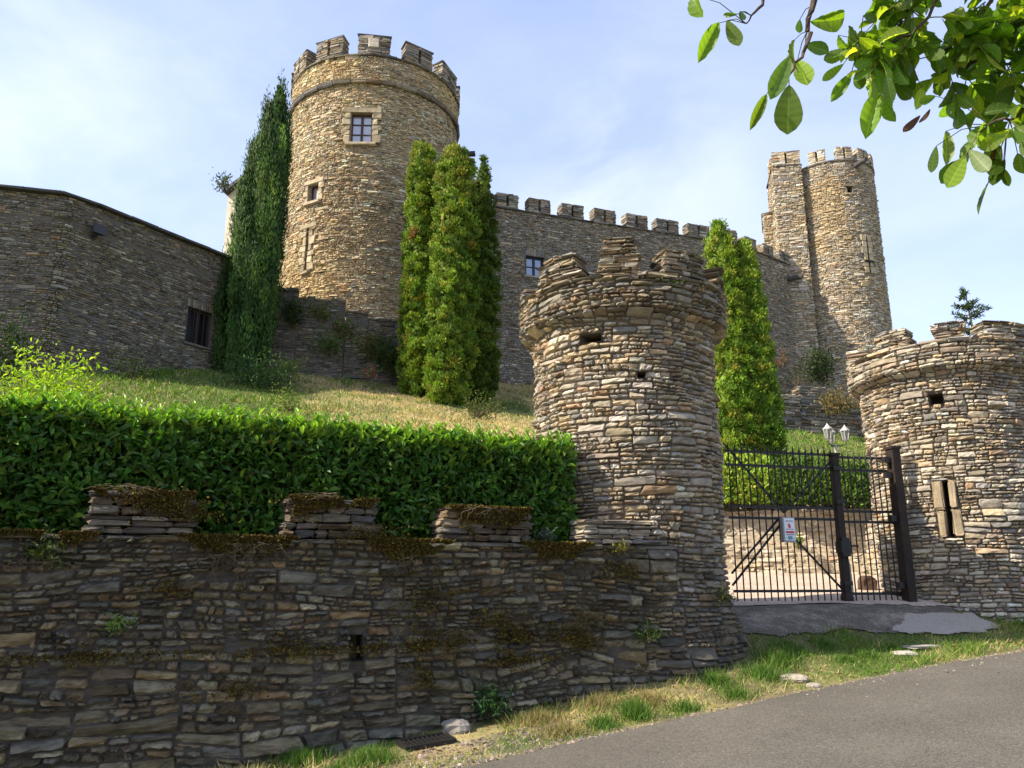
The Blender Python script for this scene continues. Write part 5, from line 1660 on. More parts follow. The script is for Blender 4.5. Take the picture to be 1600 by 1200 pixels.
def blades(mb, x, y, z, L, W, col, rng, spread=.55):
    n = len(x)
    ax = unit(np.stack([rng.normal(0, spread, n), rng.normal(0, spread, n), np.ones(n)], 1))
    scatter(mb, TPL_BLADE, np.stack([x, y, z], 1), ax, rdir(rng, n) * np.array((1, 1, .3)), L, W, col)
rng = np.random.default_rng(501)
mb = MB()
n = 330000
x = rng.uniform(-4.5, 9.5, n); y = rng.uniform(4.5, 12.4, n)
ok = on_verge(x, y)
x, y = x[ok], y[ok]
bare_ = fbm(x * 1.1, y * 1.1, 0, 55, 3)
dd = (y - road_edge(x)) * .88
keep = rng.random(len(x)) < np.clip(1.2 - sstep(.55, .68, bare_) * .8, 0, 1) * sstep(-.12, .22, dd) * np.interp(x, [-4, -1.6, -.6, 9], [1, .75, .35, 1])
keep &= ~((x > -1.25) & (x < -.1) & (y > 7.6) & (rng.random(len(x)) < .9))
x, y = x[keep], y[keep]
lush = fbm(x * 1.6, y * 1.6, 0, 511, 3)
blades(mb, x, y, ground_z(x, y) - .005, .025 + .085 * rng.random(len(x)) * (.4 + 1.3 * sstep(.42, .66, lush)), rng.uniform(.004, .009, len(x)), grass_cols(x, y, rng), rng, .8)
# tufts
for (px, py, Y, r, h_, k, g) in [(990, 1105, 8.3, .20, .20, 700, 1), (1215, 1000, 9.9, .32, .17, 900, 1), (1190, 1030, 9.5, .30, .16, 700, 1), (1120, 1050, 9.3, .30, .14, 600, 1), (1350, 1003, 10.3, .25, .09, 500, 1), (1395, 995, 10.6, .15, .09, 300, 1), (575, 1185, 7.4, .30, .16, 900, 1), (470, 1170, 7.7, .28, .15, 700, 1), (520, 1195, 7.0, .25, .14, 500, 1),
        (1225, 1003, 10.3, .25, .10, 500, 1), (1290, 1006, 10.5, .25, .08, 500, 1), (1250, 1010, 10.2, .3, .08, 500, 1), (1430, 985, 11.2, .12, .06, 150, 1), (1320, 1020, 10.1, .3, .08, 500, 1), (1150, 1085, 8.9, .3, .10, 600, 1), (940, 1130, 8.1, .22, .12, 500, 1), (1070, 1110, 8.5, .25, .10, 500, 1), (880, 1150, 7.9, .3, .12, 600, 0), (840, 1120, 8.4, .35, .14, 700, 0), (930, 1080, 8.8, .3, .14, 600, 0), (1590, 955, 12.0, .35, .16, 800, 1), (1500, 968, 12.0, .3, .12, 600, 0), (1010, 1085, 8.8, .3, .14, 500, 0)]:
    c = vp(px, py, Y)
    a = rng.uniform(0, 2 * PI, k); rr = r * np.abs(rng.normal(0, .5, k))
    x = c[0] + np.cos(a) * rr; y = c[1] + np.sin(a) * rr
    ok = on_verge(x, y); x, y = x[ok], y[ok]; k = len(x)
    if not k: continue
    cg = jcol(rng, k, [(.075, .15, .022), (.11, .19, .03), (.05, .11, .02)] if g else [(.30, .24, .11), (.16, .16, .05), (.22, .17, .08)], [2, 1.5, 1], .2)
    blades(mb, x, y, ground_z(x, y) - .005, h_ * rng.uniform(.5, 1.1, k), rng.uniform(.004, .008, k), cg, rng, .45)
tag(mb.build('verge_grass', M_GRASS, origin=(3, 9, -1)), 'short mixed green and dry grass on the verge beside the road', 'grass', kind='stuff')
mb = MB()
n = 360000
x = rng.uniform(-17, 17, n); y = rng.uniform(10.5, 38, n)
q = y - .42 * x
a = x / y
ok = (q > 10.8) & (q < 33.5) & (np.abs(a) < .66) & ((x < 2.0) | (y > yret(x) + 1.1))
ok &= rng.random(n) < np.clip(1.25 - y / 45, .3, 1)
# not on the building, behind the terrace wall or under the curtain wall
x, y = x[ok], y[ok]
inb = (x < -8.6) & (y > np.interp(x, [-21, -12.07, -8.7], [17.6, 19.9, 25.2]))
x, y = x[~inb], y[~inb]
ff = 1 - .0 * x
blades(mb, x, y, ground_z(x, y) - .01, rng.uniform(.05, .15, len(x)) * (.7 + .9 * sstep(.5, .7, fbm(x * .8, y * .8, 0, 521, 3))), rng.uniform(.014, .032, len(x)), grass_cols(x, y, rng), rng, .6)
tag(mb.build('lawn_grass', M_GRASS, origin=(-3, 20, 4)), 'green and scorched straw coloured grass on the slope below the castle', 'grass', kind='stuff')
# gravel and grit along the road edge
mb = MB()
n = 5200
x = np.concatenate([rng.uniform(-1.4, 9, 1500), rng.normal(-.1, .5, 2400), rng.uniform(3, 9, 250)]); n = len(x)
d = np.concatenate([np.abs(rng.normal(.02, .09, 1500)) - .07, rng.uniform(-.05, .9, 2400), -np.abs(rng.normal(0, .35, 250))])
y = road_edge(x) + d
z_ = np.where(d > -.03, ground_z(x, y), plane(x, y) + .012)
B = np.array([(-1, -1, -.6), (1, -1, -.6), (1, 1, -.6), (-1, 1, -.6), (-.6, -.6, .6), (.7, -.6, .5), (.6, .7, .6), (-.7, .6, .5)])
s_ = rng.gamma(2.0, .0028, n).clip(.002, .018)
P = B[None] * s_[:, None, None] * np.exp(rng.normal(0, .25, (n, 8, 1))) + np.stack([x, y, z_ + s_ * .3], 1)[:, None]
mb.add(P.reshape(-1, 3), q=(np.array(BOXQ)[None] + np.arange(n)[:, None, None] * 8).reshape(-1, 4), c=np.repeat(jcol(rng, n, [(.26, .21, .17), (.18, .15, .12), (.33, .28, .24), (.13, .10, .085)], [3, 3, .8, 2], .2), 8, 0))
_k = fbm(x * 3, y * 3, 0, 531, 2)
tag(mb.build('gravel', M_DRESSED, origin=(2, 8.3, -1.2)), 'loose grit and small stones along the edge of the road', 'gravel', kind='stuff')

mb = MB()
n = 1500
x = rng.uniform(-3, 9, n); y = rng.uniform(5.5, 12.2, n)
ok = on_verge(x, y) & (fbm(x * 1.4, y * 1.4, 0, 541, 3) > .46); x, y = x[ok], y[ok]; n = len(x)
scatter(mb, TPL_LEAF, np.stack([x, y, ground_z(x, y) + rng.uniform(.015, .05, n)], 1), rdir(rng, n) * np.array((1, 1, .25)), unit(rdir(rng, n) * .5 + np.array((0, 0, 1))), rng.uniform(.03, .07, n), rng.uniform(.015, .03, n), jcol(rng, n, [(.16, .085, .04), (.10, .055, .03), (.24, .16, .08)], [2, 2, 1], .25))
tag(mb.build('leaf_litter', M_SHRUB, origin=(3, 9, -1)), 'scattered dry brown leaves lying in the verge grass', 'leaf litter', kind='stuff')
# ------------------------------------------------------------------ stones, drain, stump
def rock(name, label, px, py, Y, sx, sy, sz, col, seed, group=None, rot=0.0, mat=M_DRESSED):
    rng = np.random.default_rng(seed)
    p = vp(px, py, Y); p[2] = float(ground_z(np.array([p[0]]), np.array([p[1]]))[0])
    nu, nv = 14, 9
    th = np.linspace(0, 2 * PI, nu, endpoint=False); ph = np.linspace(-PI / 2, PI / 2, nv)
    T, Pp = np.meshgrid(th, ph)
    dx, dy, dz = np.cos(T) * np.cos(Pp), np.sin(T) * np.cos(Pp), np.sin(Pp)
    r = .70 + .75 * (fbm(dx * 2.1 + seed, dy * 2.1, dz * 2.1, seed, 4))
    r = np.minimum(r, 1.12)
    X, Y_, Z = np.sign(dx) * np.abs(dx) ** .75 * r * sx, np.sign(dy) * np.abs(dy) ** .75 * r * sy, np.sign(dz) * np.abs(dz) ** .7 * r * sz
    c_, s_ = math.cos(rot), math.sin(rot)
    V = np.stack([p[0] + c_ * X - s_ * Y_, p[1] + s_ * X + c_ * Y_, p[2] + Z + sz * .35], -1).reshape(-1, 3)
    q = [(i * nu + j, i * nu + (j + 1) % nu, (i + 1) * nu + (j + 1) % nu, (i + 1) * nu + j) for i in range(nv - 1) for j in range(nu)]
    m = MB(); m.add(V, q=q, c=np.tile(col, (len(V), 1)))
    return tag(m.build(name, mat, origin=p), label, 'rock', group)
rock('rock', 'pale flat stone lying in the grass near the foot of the gate tower', 1237, 1033, 9.45, .15, .10, .045, (.30, .265, .215), 1, rot=-.5)
rock('rock', 'small pale stone half sunk in the grass, nearest to the road', 1270, 1051, 9.2, .08, .05, .03, (.30, .265, .22), 2)
rock('rock', 'whitish stone at the corner of the concrete apron', 1413, 1008, 10.45, .15, .10, .035, (.38, .35, .30), 3)
rock('rock', 'long low stone between the driveway and the grass', 1440, 1000, 10.75, .28, .10, .025, (.33, .30, .26), 4, rot=.4)
rock('rock', 'rough grey stone against the wall beside the drain', 712, 1136, 8.3, .14, .10, .08, (.22, .20, .18), 5)
rock('boulder', 'rusty brown boulder on the gravel behind the narrow gate leaf', 1357, 930, 14.2, .15, .13, .19, (.075, .045, .03), 6)
p = vp(666, 1160, 7.95); p[2] = float(ground_z(np.array([p[0]]), np.array([p[1]]))[0])
dg = thing('drain_grate', 'black iron drain grate in the ground at the foot of the roadside wall', 'drain', p)
e1 = unit(np.array((wd[0], wd[1], .08))); e2 = unit(np.array((-wd[1], wd[0], .03))); e3 = np.cross(e1, e2)
m = MB()
for s_ in (-1, 1):
    box(m, p + e2 * s_ * .15 + e3 * .02, e1 * .24, e2 * .018, e3 * .02); box(m, p + e1 * s_ * .225 + e3 * .02, e1 * .018, e2 * .14, e3 * .0195)
for i in range(9): box(m, p + e1 * (-.18 + i * .045) + e3 * .018, e1 * .009, e2 * .135, e3 * .015)
for i in range(2): box(m, p + e2 * (-.05 + i * .1) + e3 * .014, e1 * .21, e2 * .007, e3 * .010)
m.build('grate', M_IRON, dg)
m = MB(); box(m, p + e3 * .002, e1 * .21, e2 * .135, e3 * .004); m.build('pit', M_DARK, dg)

# ------------------------------------------------------------------ leafy plants
def shrub(name, label, cat, base, tips, L, W, cols, w, seed, n=500, mat=None, rad=.012, spread=.10, tpl=None, group=None, droop=.0, stemcol=(.12, .09, .05), val=.22):
    rng = np.random.default_rng(seed)
    base = np.asarray(base, float)
    root = thing(name, label, cat, base, group)
    st, lf = MB(), MB()
    per = max(4, n // len(tips))
    for tp in tips:
        tp = np.asarray(tp, float)
        mid = mixp(base, tp, .5) + rng.normal(0, .06, 3) * np.linalg.norm(tp - base) + np.array((0, 0, .05)) * np.linalg.norm(tp - base)
        b0_ = base + np.append(rng.normal(0, spread * .4, 2), -.03)
        t = np.linspace(0, 1, 7)[:, None]
        pts = (1 - t) ** 2 * b0_ + 2 * t * (1 - t) * mid + t ** 2 * tp
        tube(st, pts, np.linspace(rad, rad * .25, 7), 4, c=stemcol)
        tt = rng.uniform(.2, 1.0, per)[:, None] ** .75
        P = (1 - tt) ** 2 * b0_ + 2 * tt * (1 - tt) * mid + tt ** 2 * tp
        P = P + rng.normal(0, spread, (per, 3)) * (.5 + .5 * tt)
        ax = unit(rdir(rng, per) + np.array((0, 0, .35 - droop)) + (tp - base) / np.linalg.norm(tp - base) * .6)
        scatter(lf, tpl or TPL_LEAF, P, ax, unit(rdir(rng, per) + np.array((0, 0, 1.0))), L * rng.uniform(.6, 1.3, per), W * rng.uniform(.7, 1.2, per), jcol(rng, per, cols, w, val))
    st.build('stem', M_BARK, root)
    lf.build('leaves', mat or M_SHRUB, root)
    return root
def tipcloud(base, h, r, k, seed, up=.6):
    rng = np.random.default_rng(seed)
    d = rdir(rng, k); d[:, 2] = np.abs(d[:, 2]) * (1 - up) + up
    return np.asarray(base) + d * np.stack([np.full(k, r), np.full(k, r), np.full(k, h)], 1) * rng.uniform(.65, 1.05, (k, 1))
# yellow-leaved shrub behind the hedge
rng = np.random.default_rng(601)
Yb = on_ground(60, 700, 10.9)
tips = []
for (px, py) in [(38, 542), (66, 552), (108, 556), (142, 562), (162, 612), (150, 600), (20, 575), (2, 590), (90, 580), (60, 590), (120, 590), (-30, 600), (30, 610), (100, 612), (-60, 590), (75, 620), (10, 625), (130, 625)]:
    tips.append(vp(px, py, 10.6 + rng.uniform(-.4, .5)))
shrub('golden_shrub', 'bright yellow green shrub rising behind the left end of the laurel hedge', 'shrub', Yb, tips, .075, .030, [(.28, .40, .03), (.36, .46, .05), (.20, .32, .03)], [3, 2, 2], 602, n=3800, mat=M_LEAF, spread=.085, droop=.7, val=.18)
# spruce on the right-hand tower
sp_b = np.array([0, 0, 3.25]); uv = cyl_uv(1524, 522, T2, T2R * .72)
pS = vp(1524, 522, 1.0); kk = pS[0]
dirc = np.array((kk, 1.0)); tS = 12.9
sp_b[0], sp_b[1] = kk * tS, tS
ztop = kz(1516, 447) * tS
spr = thing('young_spruce', 'small young spruce growing out of the top of the right gate tower', 'tree', sp_b)
rng = np.random.default_rng(611)
st, lf = MB(), MB()
hS = ztop - sp_b[2]
tube(st, [sp_b, sp_b + np.array((-.03, 0, hS * .5)), sp_b + np.array((-.08, 0, hS))], [.028, .018, .004], 6, c=(.12, .08, .05))
for i in range(46):
    t = rng.uniform(.32, .97); a = rng.uniform(0, 2 * PI); r = .58 * (1.02 - t) * rng.uniform(.6, 1.25) + .04
    p0 = sp_b + np.array((-.08 * t, 0, hS * t)); dv_ = np.array((math.cos(a), math.sin(a), .35)); p1 = p0 + dv_ * r
    tube(st, [p0, p1], [.008, .003], 4, c=(.12, .08, .05))
    k = int(40 * r / .3) + 10; tt = rng.random(k)[:, None]
    P = p0 + (p1 - p0) * tt
    scatter(lf, TPL_SPRAY, P, unit(dv_ * .7 + rdir(rng, k)), rdir(rng, k), rng.uniform(.04, .08, k), .016, jcol(rng, k, [(.03, .065, .028), (.05, .09, .03)], [1, 1], .2))
st.build('trunk', M_BARK, spr); lf.build('needles', M_THUJA, spr)
# weeds on the masonry
def wallplant(label, px, py, Y, h, r, k, L, cols, seed, n=350, cat='plant', name='wall_plant', up=.3, **kw):
    b = vp(px, py, Y)
    shrub(name, label, cat, b, tipcloud(b, h, r, k, seed, up), L, L * .35, cols, [1] * len(cols), seed, n=n, spread=kw.pop('spread', r * .3), **kw)
GRN = [(.08, .14, .03), (.12, .19, .04)]; OLV = [(.13, .13, .045), (.19, .15, .07)]; DRY = [(.24, .17, .08), (.16, .11, .05)]
wallplant('green weeds low on the terrace wall left of the thujas', 515, 555, 26.2, .7, .8, 12, .12, GRN, 701, 700)
wallplant('weedy patch on the face of the stepped terrace wall', 540, 527, 26.35, .6, .6, 10, .12, OLV + GRN, 702, 500)
wallplant('dark bush at the foot of the tower beside the thujas', 607, 580, 26.2, 1.3, .7, 14, .14, [(.03, .06, .015), (.05, .08, .02)], 703, 1100)
wallplant('brownish shrub between the terrace wall and the dark bush', 580, 560, 26.4, 1.2, .6, 10, .12, DRY + GRN, 704, 600)
wallplant('ivy clump on the left end of the terrace wall', 455, 510, 25.9, 1.0, .6, 12, .12, [(.03, .06, .02), (.05, .08, .02)], 705, 700)
wallplant('trailing green plant on the terrace wall top', 497, 500, 26.1, .6, .5, 9, .12, GRN + OLV, 706, 400)
wallplant('flowering plant with pale and red blooms at the foot of the terrace wall', 575, 592, 25.6, .5, .35, 8, .08, [(.30, .36, .22), (.12, .2, .05), (.5, .03, .06)], 707, 260)
wallplant('yellow green tall weed at the right edge of the shaded grass', 452, 590, 23.6, .8, .45, 9, .09, [(.20, .24, .07), (.12, .17, .04)], 708, 420)
wallplant('pale weed low on the lawn behind the hedge', 455, 640, 18.5, .55, .4, 8, .07, [(.22, .26, .07), (.12, .19, .03)], 709, 360)
wallplant('dark green bush at the foot of the far tower', 1290, 590, 36.5, 1.4, 1.1, 14, .18, [(.03, .055, .018), (.05, .075, .025)], 710, 1100)
wallplant('brown leaved bush beside the low ruin under the far tower', 1312, 648, 30.2, 1.1, .7, 12, .14, DRY + OLV, 711, 700)
wallplant('thin bare shrub before the grey castle wall on the right', 1248, 605, 35, 1.6, .7, 10, .10, [(.06, .07, .03), (.10, .08, .05)], 712, 250)
wallplant('russet weed near the right thujas at the castle foot', 1222, 575, 34, .9, .4, 7, .12, [(.25, .10, .07), (.08, .1, .04)], 713, 180)
wallplant('small fern on the parapet of the near gate tower', 1046, 450, 9.52, .10, .12, 7, .05, GRN, 714, 90, spread=.03, rad=.004)
wallplant('dry twigs growing in the near gate tower parapet', 1092, 458, 9.65, .12, .14, 9, .03, DRY, 715, 60, spread=.03, rad=.005)
wallplant('green fern in the middle of the roadside wall', 190, 985, 7.05, .10, .12, 8, .05, [(.035, .075, .02), (.05, .09, .03)], 716, 130, spread=.04, rad=.003)
wallplant('leafy weed hanging at the left end of the mossy wall', 60, 870, 7.05, .14, .26, 12, .05, [(.06, .09, .015), (.04, .07, .02)], 717, 330, spread=.07, rad=.003)
wallplant('green weed at the foot of the near gate tower', 1012, 1000, 9.22, .18, .16, 8, .05, [(.03, .06, .015), (.05, .08, .02)], 718, 200, spread=.05, rad=.004)
wallplant('dark nettle clump at the foot of the roadside wall', 765, 1115, 8.55, .26, .22, 10, .07, [(.03, .075, .03), (.04, .09, .03)], 719, 340, spread=.06, rad=.004)
wallplant('mossy weed on the sloping base of the near gate tower', 1135, 940, 9.85, .16, .16, 9, .04, [(.05, .07, .015), (.09, .10, .02)], 720, 220, spread=.05, rad=.003)
wallplant('grey green rosette on the wall beside the last battlement', 853, 842, 9.05, .10, .11, 8, .05, [(.09, .12, .10), (.06, .09, .06)], 721, 130, spread=.03, rad=.003)
wallplant('yellow tuft on the wall below the last battlement', 967, 862, 9.3, .10, .10, 8, .05, [(.28, .24, .05), (.2, .2, .05)], 722, 110, spread=.03, rad=.003)
wallplant('green weed on the retaining wall seen through the gate', 1246, 855, 17.55, .3, .15, 7, .07, [(.14, .22, .03)], 723, 130, spread=.05)
wallplant('leafy plant at the left edge behind the golden shrub', 5, 590, 12.5, 1.0, .7, 10, .10, [(.02, .045, .015), (.035, .06, .02)], 724, 700)
wallplant('small bluish shrub growing from the eaves of the cream house', 345, 296, 35.6, .9, .6, 9, .18, [(.10, .13, .10), (.06, .08, .05)], 725, 220)
wallplant('low bush at the foot of the shaded building', 215, 600, 20.6, .7, .9, 10, .10, [(.03, .05, .015), (.05, .07, .02)], 726, 600)
wallplant('green weed before the dark post of the gate', 1345, 945, 14.0, .2, .25, 8, .06, GRN, 727, 200, spread=.07)
wallplant('leafy weed at the foot of the right gate tower', 1585, 950, 12.25, .3, .25, 10, .06, GRN, 728, 350, spread=.08)
wallplant('bush of heathery weeds on the lawn near the gate tower', 745, 650, 15.0, .35, .6, 12, .06, [(.06, .10, .02), (.12, .13, .04)], 729, 600, spread=.12)
# added dark foliage that paints the shaded grass beside the cypress
wallplant('spreading low dark green foliage standing for shaded grass under the tall cypress', 400, 605, 22.5, .55, 1.5, 22, .10, [(.05, .10, .035), (.07, .12, .04)], 730, 2600, name='shaded_grass_clump', up=.1, spread=.3)

# dry stems hanging on the roadside wall
def vine(label, ua, va, k, ln_, seed, wid=.25):
    rng = np.random.default_rng(seed)
    o = WM(np.array([ua]), np.array([va]), np.array([.03]))[0]
    root = thing('dry_creeper', label, 'plant', o, 'dry creepers hanging on the roadside wall')
    m = MB()
    for i in range(k):
        t = np.linspace(0, 1, 12)
        du = np.cumsum(rng.normal(0, .022, 12)) + t * rng.normal(0, wid)
        dv_ = .07 * np.sin(t * PI * rng.uniform(.2, 1)) * rng.uniform(0, 1.3) - t ** 1.5 * ln_ * rng.uniform(.4, 1.1)
        u0 = ua + rng.normal(0, wid * .6)
        P = WM(u0 + du, va + dv_, .03 + .05 * np.sin(t * PI) * rng.uniform(.3, 1.6))
        tube(m, P, np.linspace(.0030, .0012, 12), 4, c=np.array((.17, .13, .075)) * rng.uniform(.3, 1.2))
    m.build('stems', M_BARK, root)
    return root
def wuv(px, py):
    u, v = seg_uv(px, py, WP[1], WP[2]); return u + WM.cu[1], v
for i, (px, py, k, L_, wid, lab) in enumerate([(400, 850, 26, .35, .22, 'tangle of dry stems below the gap right of the first battlement'), (345, 870, 10, .35, .1, 'few long dry stems below the first battlement'), (70, 880, 16, .3, .25, 'dry stems under the leafy weed at the left end of the wall'),
        (760, 795, 22, .22, .16, 'dry brown stems over the third battlement'), (715, 985, 16, .28, .12, 'dry straw fringe on the ledge below the third battlement'), (235, 1010, 8, .35, .12, 'thin dry stems low on the wall below the first battlement'), (505, 775, 16, .12, .14, 'wiry dry stems on top of the second battlement'), (205, 762, 16, .15, .18, 'wispy dry grass on top of the first battlement'),
        (640, 870, 8, .30, .1, 'dry strands hanging between the second and third battlements'), (985, 1000, 8, .2, .1, 'dry strands low on the wall near the gate tower')]):
    u, v = wuv(px, py); vine(lab, u, v, k, L_, 800 + i, wid)

# ------------------------------------------------------------------ walnut tree overhanging the road
rng = np.random.default_rng(901)
TB_ = np.array((6.6, 2.2, -1.25))
wt = thing('walnut_tree', 'walnut tree whose leafy branches hang into the upper right of the view', 'tree', TB_)
M_WAL = leaf_mat('walnut_leaf', rough=.42, spec=.45, trans=.58, tcol=(2.2, 2.1, .45))
tk, br, lf = MB(), MB(), MB()
crown = np.array((6.2, 2.5, 4.2))
tube(tk, [TB_ - (0, 0, .2), TB_ + (0, 0, .4), TB_ + (-.1, .1, 2.0), TB_ + (-.2, .2, 3.6), crown], [.34, .25, .21, .18, .12], 12, c=(.16, .14, .12))
tk.build('trunk', M_BARK, wt)
WALC = [(.11, .195, .028), (.075, .145, .02), (.17, .26, .035), (.24, .31, .045)]
def wl_leaf(base, tip, w_, col, nrm=None):
    base, tip = np.asarray(base, float), np.asarray(tip, float)
    L = np.linalg.norm(tip - base)
    view = unit(-(base + tip) / 2)
    nr = unit(view + rng.normal(0, .35, 3)) if nrm is None else nrm
    scatter(lf, TPL_BIG, base[None], (tip - base)[None], nr[None], np.array([L]), np.array([w_]), np.array([col]), zv=[rng.uniform(-.3, 1.6)], vm=VM_BIG)
def compound(p, d, L, nl, ll, col):
    """one pinnate leaf: a drooping rachis with pairs of leaflets"""
    d = unit(d)
    t = np.linspace(0, 1, 6)[:, None]
    pts = p + d * L * t + np.array((0, 0, -1.0)) * (L * .35) * t ** 2
    tube(br, pts, np.linspace(.0035, .0018, 6), 4, c=(.10, .13, .03))
    side = unit(np.cross(d, np.array((0, 0, 1.0)) + rng.normal(0, .4, 3)))
    up = np.cross(side, d)
    for i in range(nl):
        tt = .35 + .62 * i / max(1, nl - 1)
        q = p + d * L * tt + np.array((0, 0, -1.0)) * (L * .35) * tt ** 2
        for s_ in ((-1, 1) if i < nl - 1 else (0,)):
            ax = unit(side * s_ * .9 + d * (.6 if s_ else 1.4) + np.array((0, 0, -.45)) + rng.normal(0, .28, 3))
            nr = unit(up + rng.normal(0, .55, 3))
            l_ = ll * rng.uniform(.7, 1.2) * (1.15 if s_ == 0 else 1)
            c_ = jcol(rng, 1, WALC, [4, 3, 2, .7], .2)[0] * col
            scatter(lf, TPL_BIG, (q + ax * .006)[None], ax[None], nr[None], np.array([l_]), np.array([l_ * rng.uniform(.46, .60)]), c_[None], zv=[rng.uniform(-.4, 2.0)], vm=VM_BIG)
def branch(pix, Y0, Y1, r0, r1, side=0):
    n_ = len(pix)
    pts = np.array([vp(px, py, Y0 + (Y1 - Y0) * i / (n_ - 1)) for i, (px, py) in enumerate(pix)])
    t = np.linspace(0, n_ - 1, 5 * n_)
    ext = np.concatenate([[2 * pts[0] - pts[1]], pts, [2 * pts[-1] - pts[-2]]])
    ii_ = np.minimum(t.astype(int), n_ - 2); f_ = (t - ii_)[:, None]
    p0, p1, p2, p3 = (ext[ii_ + k] for k in range(4))
    P = .5 * (2 * p1 + (p2 - p0) * f_ + (2 * p0 - 5 * p1 + 4 * p2 - p3) * f_ ** 2 + (3 * p1 - p0 - 3 * p2 + p3) * f_ ** 3)
    P[1:-1] += rng.normal(0, .006, (len(P) - 2, 3))
    tube(br, P, np.linspace(r0, r1, len(P)), 6, c=(.075, .055, .045))
    return P
limbs = [branch([(2600, 300), (2100, 0), (1780, -20), (1640, 25), (1585, 52), (1540, 85), (1495, 115)], 2.9, 3.2, .05, .004),
         branch([(2600, 300), (2050, -260), (1600, -160), (1500, -85), (1428, 0), (1402, 42)], 2.9, 3.1, .04, .004),
         branch([(2050, -260), (1450, -240), (1310, -110), (1272, 0), (1262, 65), (1233, 118)], 2.9, 3.0, .03, .004),
         branch([(1450, -240), (1300, -150), (1215, -55), (1189, 5), (1166, 37)], 2.9, 3.1, .02, .003),
         branch([(2100, 0), (1800, 110), (1680, 160), (1600, 95), (1545, 120)], 3.1, 3.4, .03, .004),
         branch([(2100, 0), (1820, 60), (1720, 120), (1620, 165), (1545, 195)], 2.8, 3.0, .03, .004)]
limbs.append(branch([(1600, -160), (1500, -85), (1452, 25), (1395, 66), (1345, 72)], 2.95, 3.1, .012, .003))
limbs.append(branch([(1600, -160), (1575, -40), (1512, 50), (1462, 92)], 2.9, 3.2, .014, .003))
limbs.append(branch([(1820, 60), (1700, 60), (1600, 20), (1540, 30)], 2.9, 3.3, .02, .003))
tube(br, [crown, np.array((5.4, 2.8, 4.6)), limbs[0][0]], [.11, .08, .05], 8, c=(.12, .10, .09))
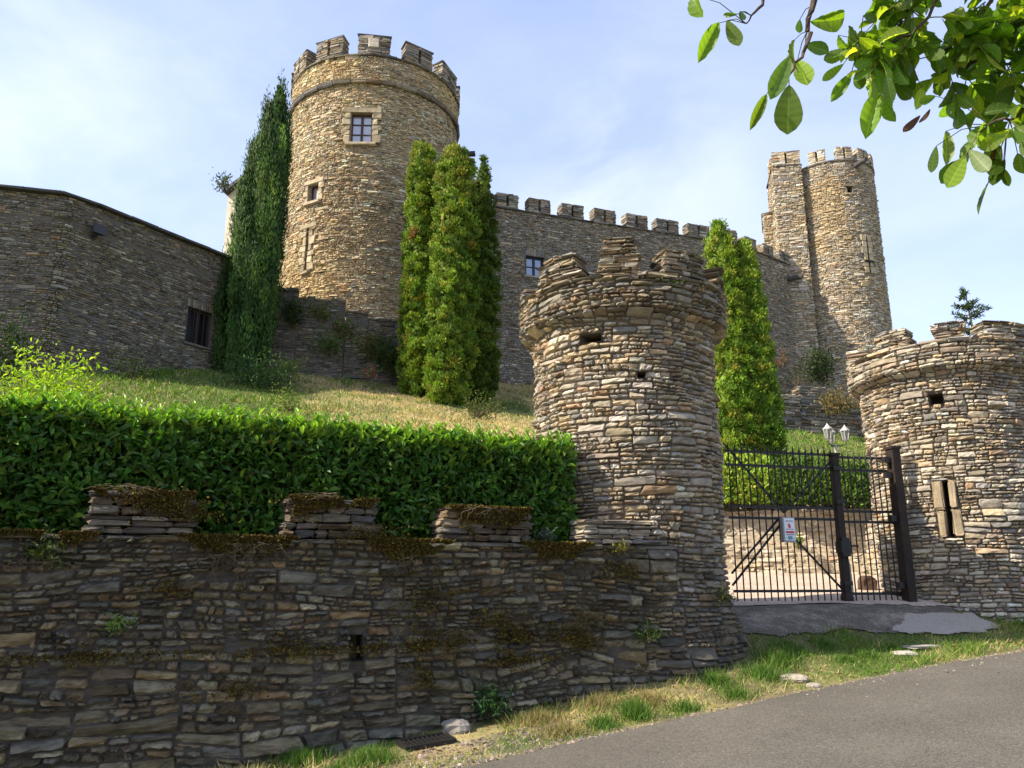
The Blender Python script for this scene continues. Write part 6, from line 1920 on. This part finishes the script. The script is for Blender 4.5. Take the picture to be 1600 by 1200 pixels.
# individual leaves seen one by one at the outer tips
for (a, b, w_, k) in [((1122, 36), (1097, 84), 24, 1.5), ((1136, 32), (1155, 71), 23, .9), ((1152, 22), (1129, 24), 8, .6), ((1156, 18), (1163, 31), 10, .7), ((1084, -8), (1088, 23), 27, 1.3),
        ((1266, 34), (1328, 31), 33, .55), ((1258, 70), (1294, 79), 21, .6), ((1234, 88), (1206, 150), 28, .8), ((1246, 94), (1262, 128), 30, 1.5), ((1233, 133), (1231, 208), 42, .85),
        ((1197, 148), (1177, 192), 16, 1.1), ((1242, 62), (1231, 112), 20, .9), ((1250, 30), (1248, 52), 12, 1.2), ((1318, 100), (1285, 126), 14, 1.2), ((1330, 116), (1302, 153), 18, 1.3), ((1374, 140), (1354, 203), 30, 1.2),
        ((1342, 105), (1344, 140), 18, .9), ((1326, 40), (1333, 80), 20, .9), ((1349, 24), (1370, 32), 14, .7), ((1310, 55), (1322, 82), 14, 1.4), ((1385, 118), (1393, 160), 18, .5), ((1398, 130), (1424, 155), 20, .5),
        ((1508, 244), (1481, 292), 27, 1.4), ((1514, 234), (1546, 268), 24, .8), ((1463, 228), (1455, 270), 14, .9), ((1478, 205), (1483, 250), 18, .9), ((1570, 248), (1551, 291), 16, .7), ((1567, 262), (1576, 290), 12, 1.1), ((1440, 138), (1435, 165), 16, 1.3), ((1462, 150), (1436, 160), 14, 1.3), ((1470, 130), (1463, 150), 14, .8), ((1590, 240), (1597, 268), 18, .8)]:
    Y = rng.uniform(2.95, 3.15)
    pa, pb = vp(a[0], a[1], Y), vp(b[0], b[1], Y + rng.uniform(-.05, .05))
    allp = np.concatenate(limbs); near = allp[np.argmin(np.linalg.norm(allp - pa, axis=1) + 10 * (np.linalg.norm(allp - pa, axis=1) < .01))]
    if np.linalg.norm(near - pa) < .45:
        sag = mixp(near, pa, .5) + np.array((0, 0, .12)) * np.linalg.norm(near - pa)
        tube(br, [near, sag, pa, mixp(pa, pb, .06)], [.0028, .0022, .0018, .0012], 4, c=(.09, .10, .03))
    wl_leaf(pa, pb, w_ * Y * 1.15 / F, jcol(rng, 1, WALC[:3], [2, 1, 1], .12)[0] * k)
for (a, b, w_) in [((1438, 180), (1411, 207), 13), ((1453, 170), (1438, 193), 13), ((1556, 228), (1550, 252), 9)]:
    wl_leaf(vp(*a, 3.05), vp(*b, 3.05), w_ * 3.4 / F, np.array((.075, .035, .022)))
# pinnate leaves along the limbs
def along(P, f0, f1, k, L, nl, ll):
    for i in range(k):
        f = rng.uniform(f0, f1); p = P[int(f * (len(P) - 1))]
        d = rdir(rng, 1)[0] * .8 + np.array((-.35, 0, -.25))
        compound(p + rng.normal(0, .03, 3), d, L * rng.uniform(.7, 1.2), nl, ll, rng.uniform(.75, 1.3))
along(limbs[0], .42, 1, 19, .22, 4, .115)
along(limbs[1], .62, 1, 13, .18, 4, .10)
along(limbs[4], .40, 1, 14, .22, 4, .11)
along(limbs[5], .42, 1, 17, .18, 4, .11)
along(limbs[6], .45, 1, 15, .16, 4, .095); along(limbs[7], .3, 1, 13, .18, 4, .10); along(limbs[8], .2, 1, 12, .20, 4, .11)
along(limbs[0], .05, .40, 26, .26, 4, .12); along(limbs[1], .05, .5, 34, .26, 4, .12); along(limbs[2], .05, .45, 16, .26, 4, .11)
# the rest of the crown, above and right of the view
for i in range(420):
    d = rdir(rng, 1)[0]; p = crown + np.array((0.3, -.4, .9)) + d * np.array((2.5, 2.3, 2.0)) * rng.uniform(.55, 1.0)
    if p[0] / max(p[1], .05) < .85 and p[1] > 0: continue
    compound(p, d + np.array((0, 0, -.2)), .30, 4, .13, 1.0)
for i in range(12):
    d = rdir(rng, 1)[0]; d[2] = abs(d[2]); p = crown + np.array((.3, -.4, .9)) + d * np.array((2.2, 2.0, 1.8))
    if p[0] / max(p[1], .05) < .85 and p[1] > 0: continue
    tube(br, [crown - (0, 0, .3), mixp(crown, p, .5) + rng.normal(0, .15, 3), p], [.07, .035, .008], 6, c=(.12, .10, .09))
br.build('branches', M_BARK, wt)
lf.build('foliage', M_WAL, wt, smooth=True)
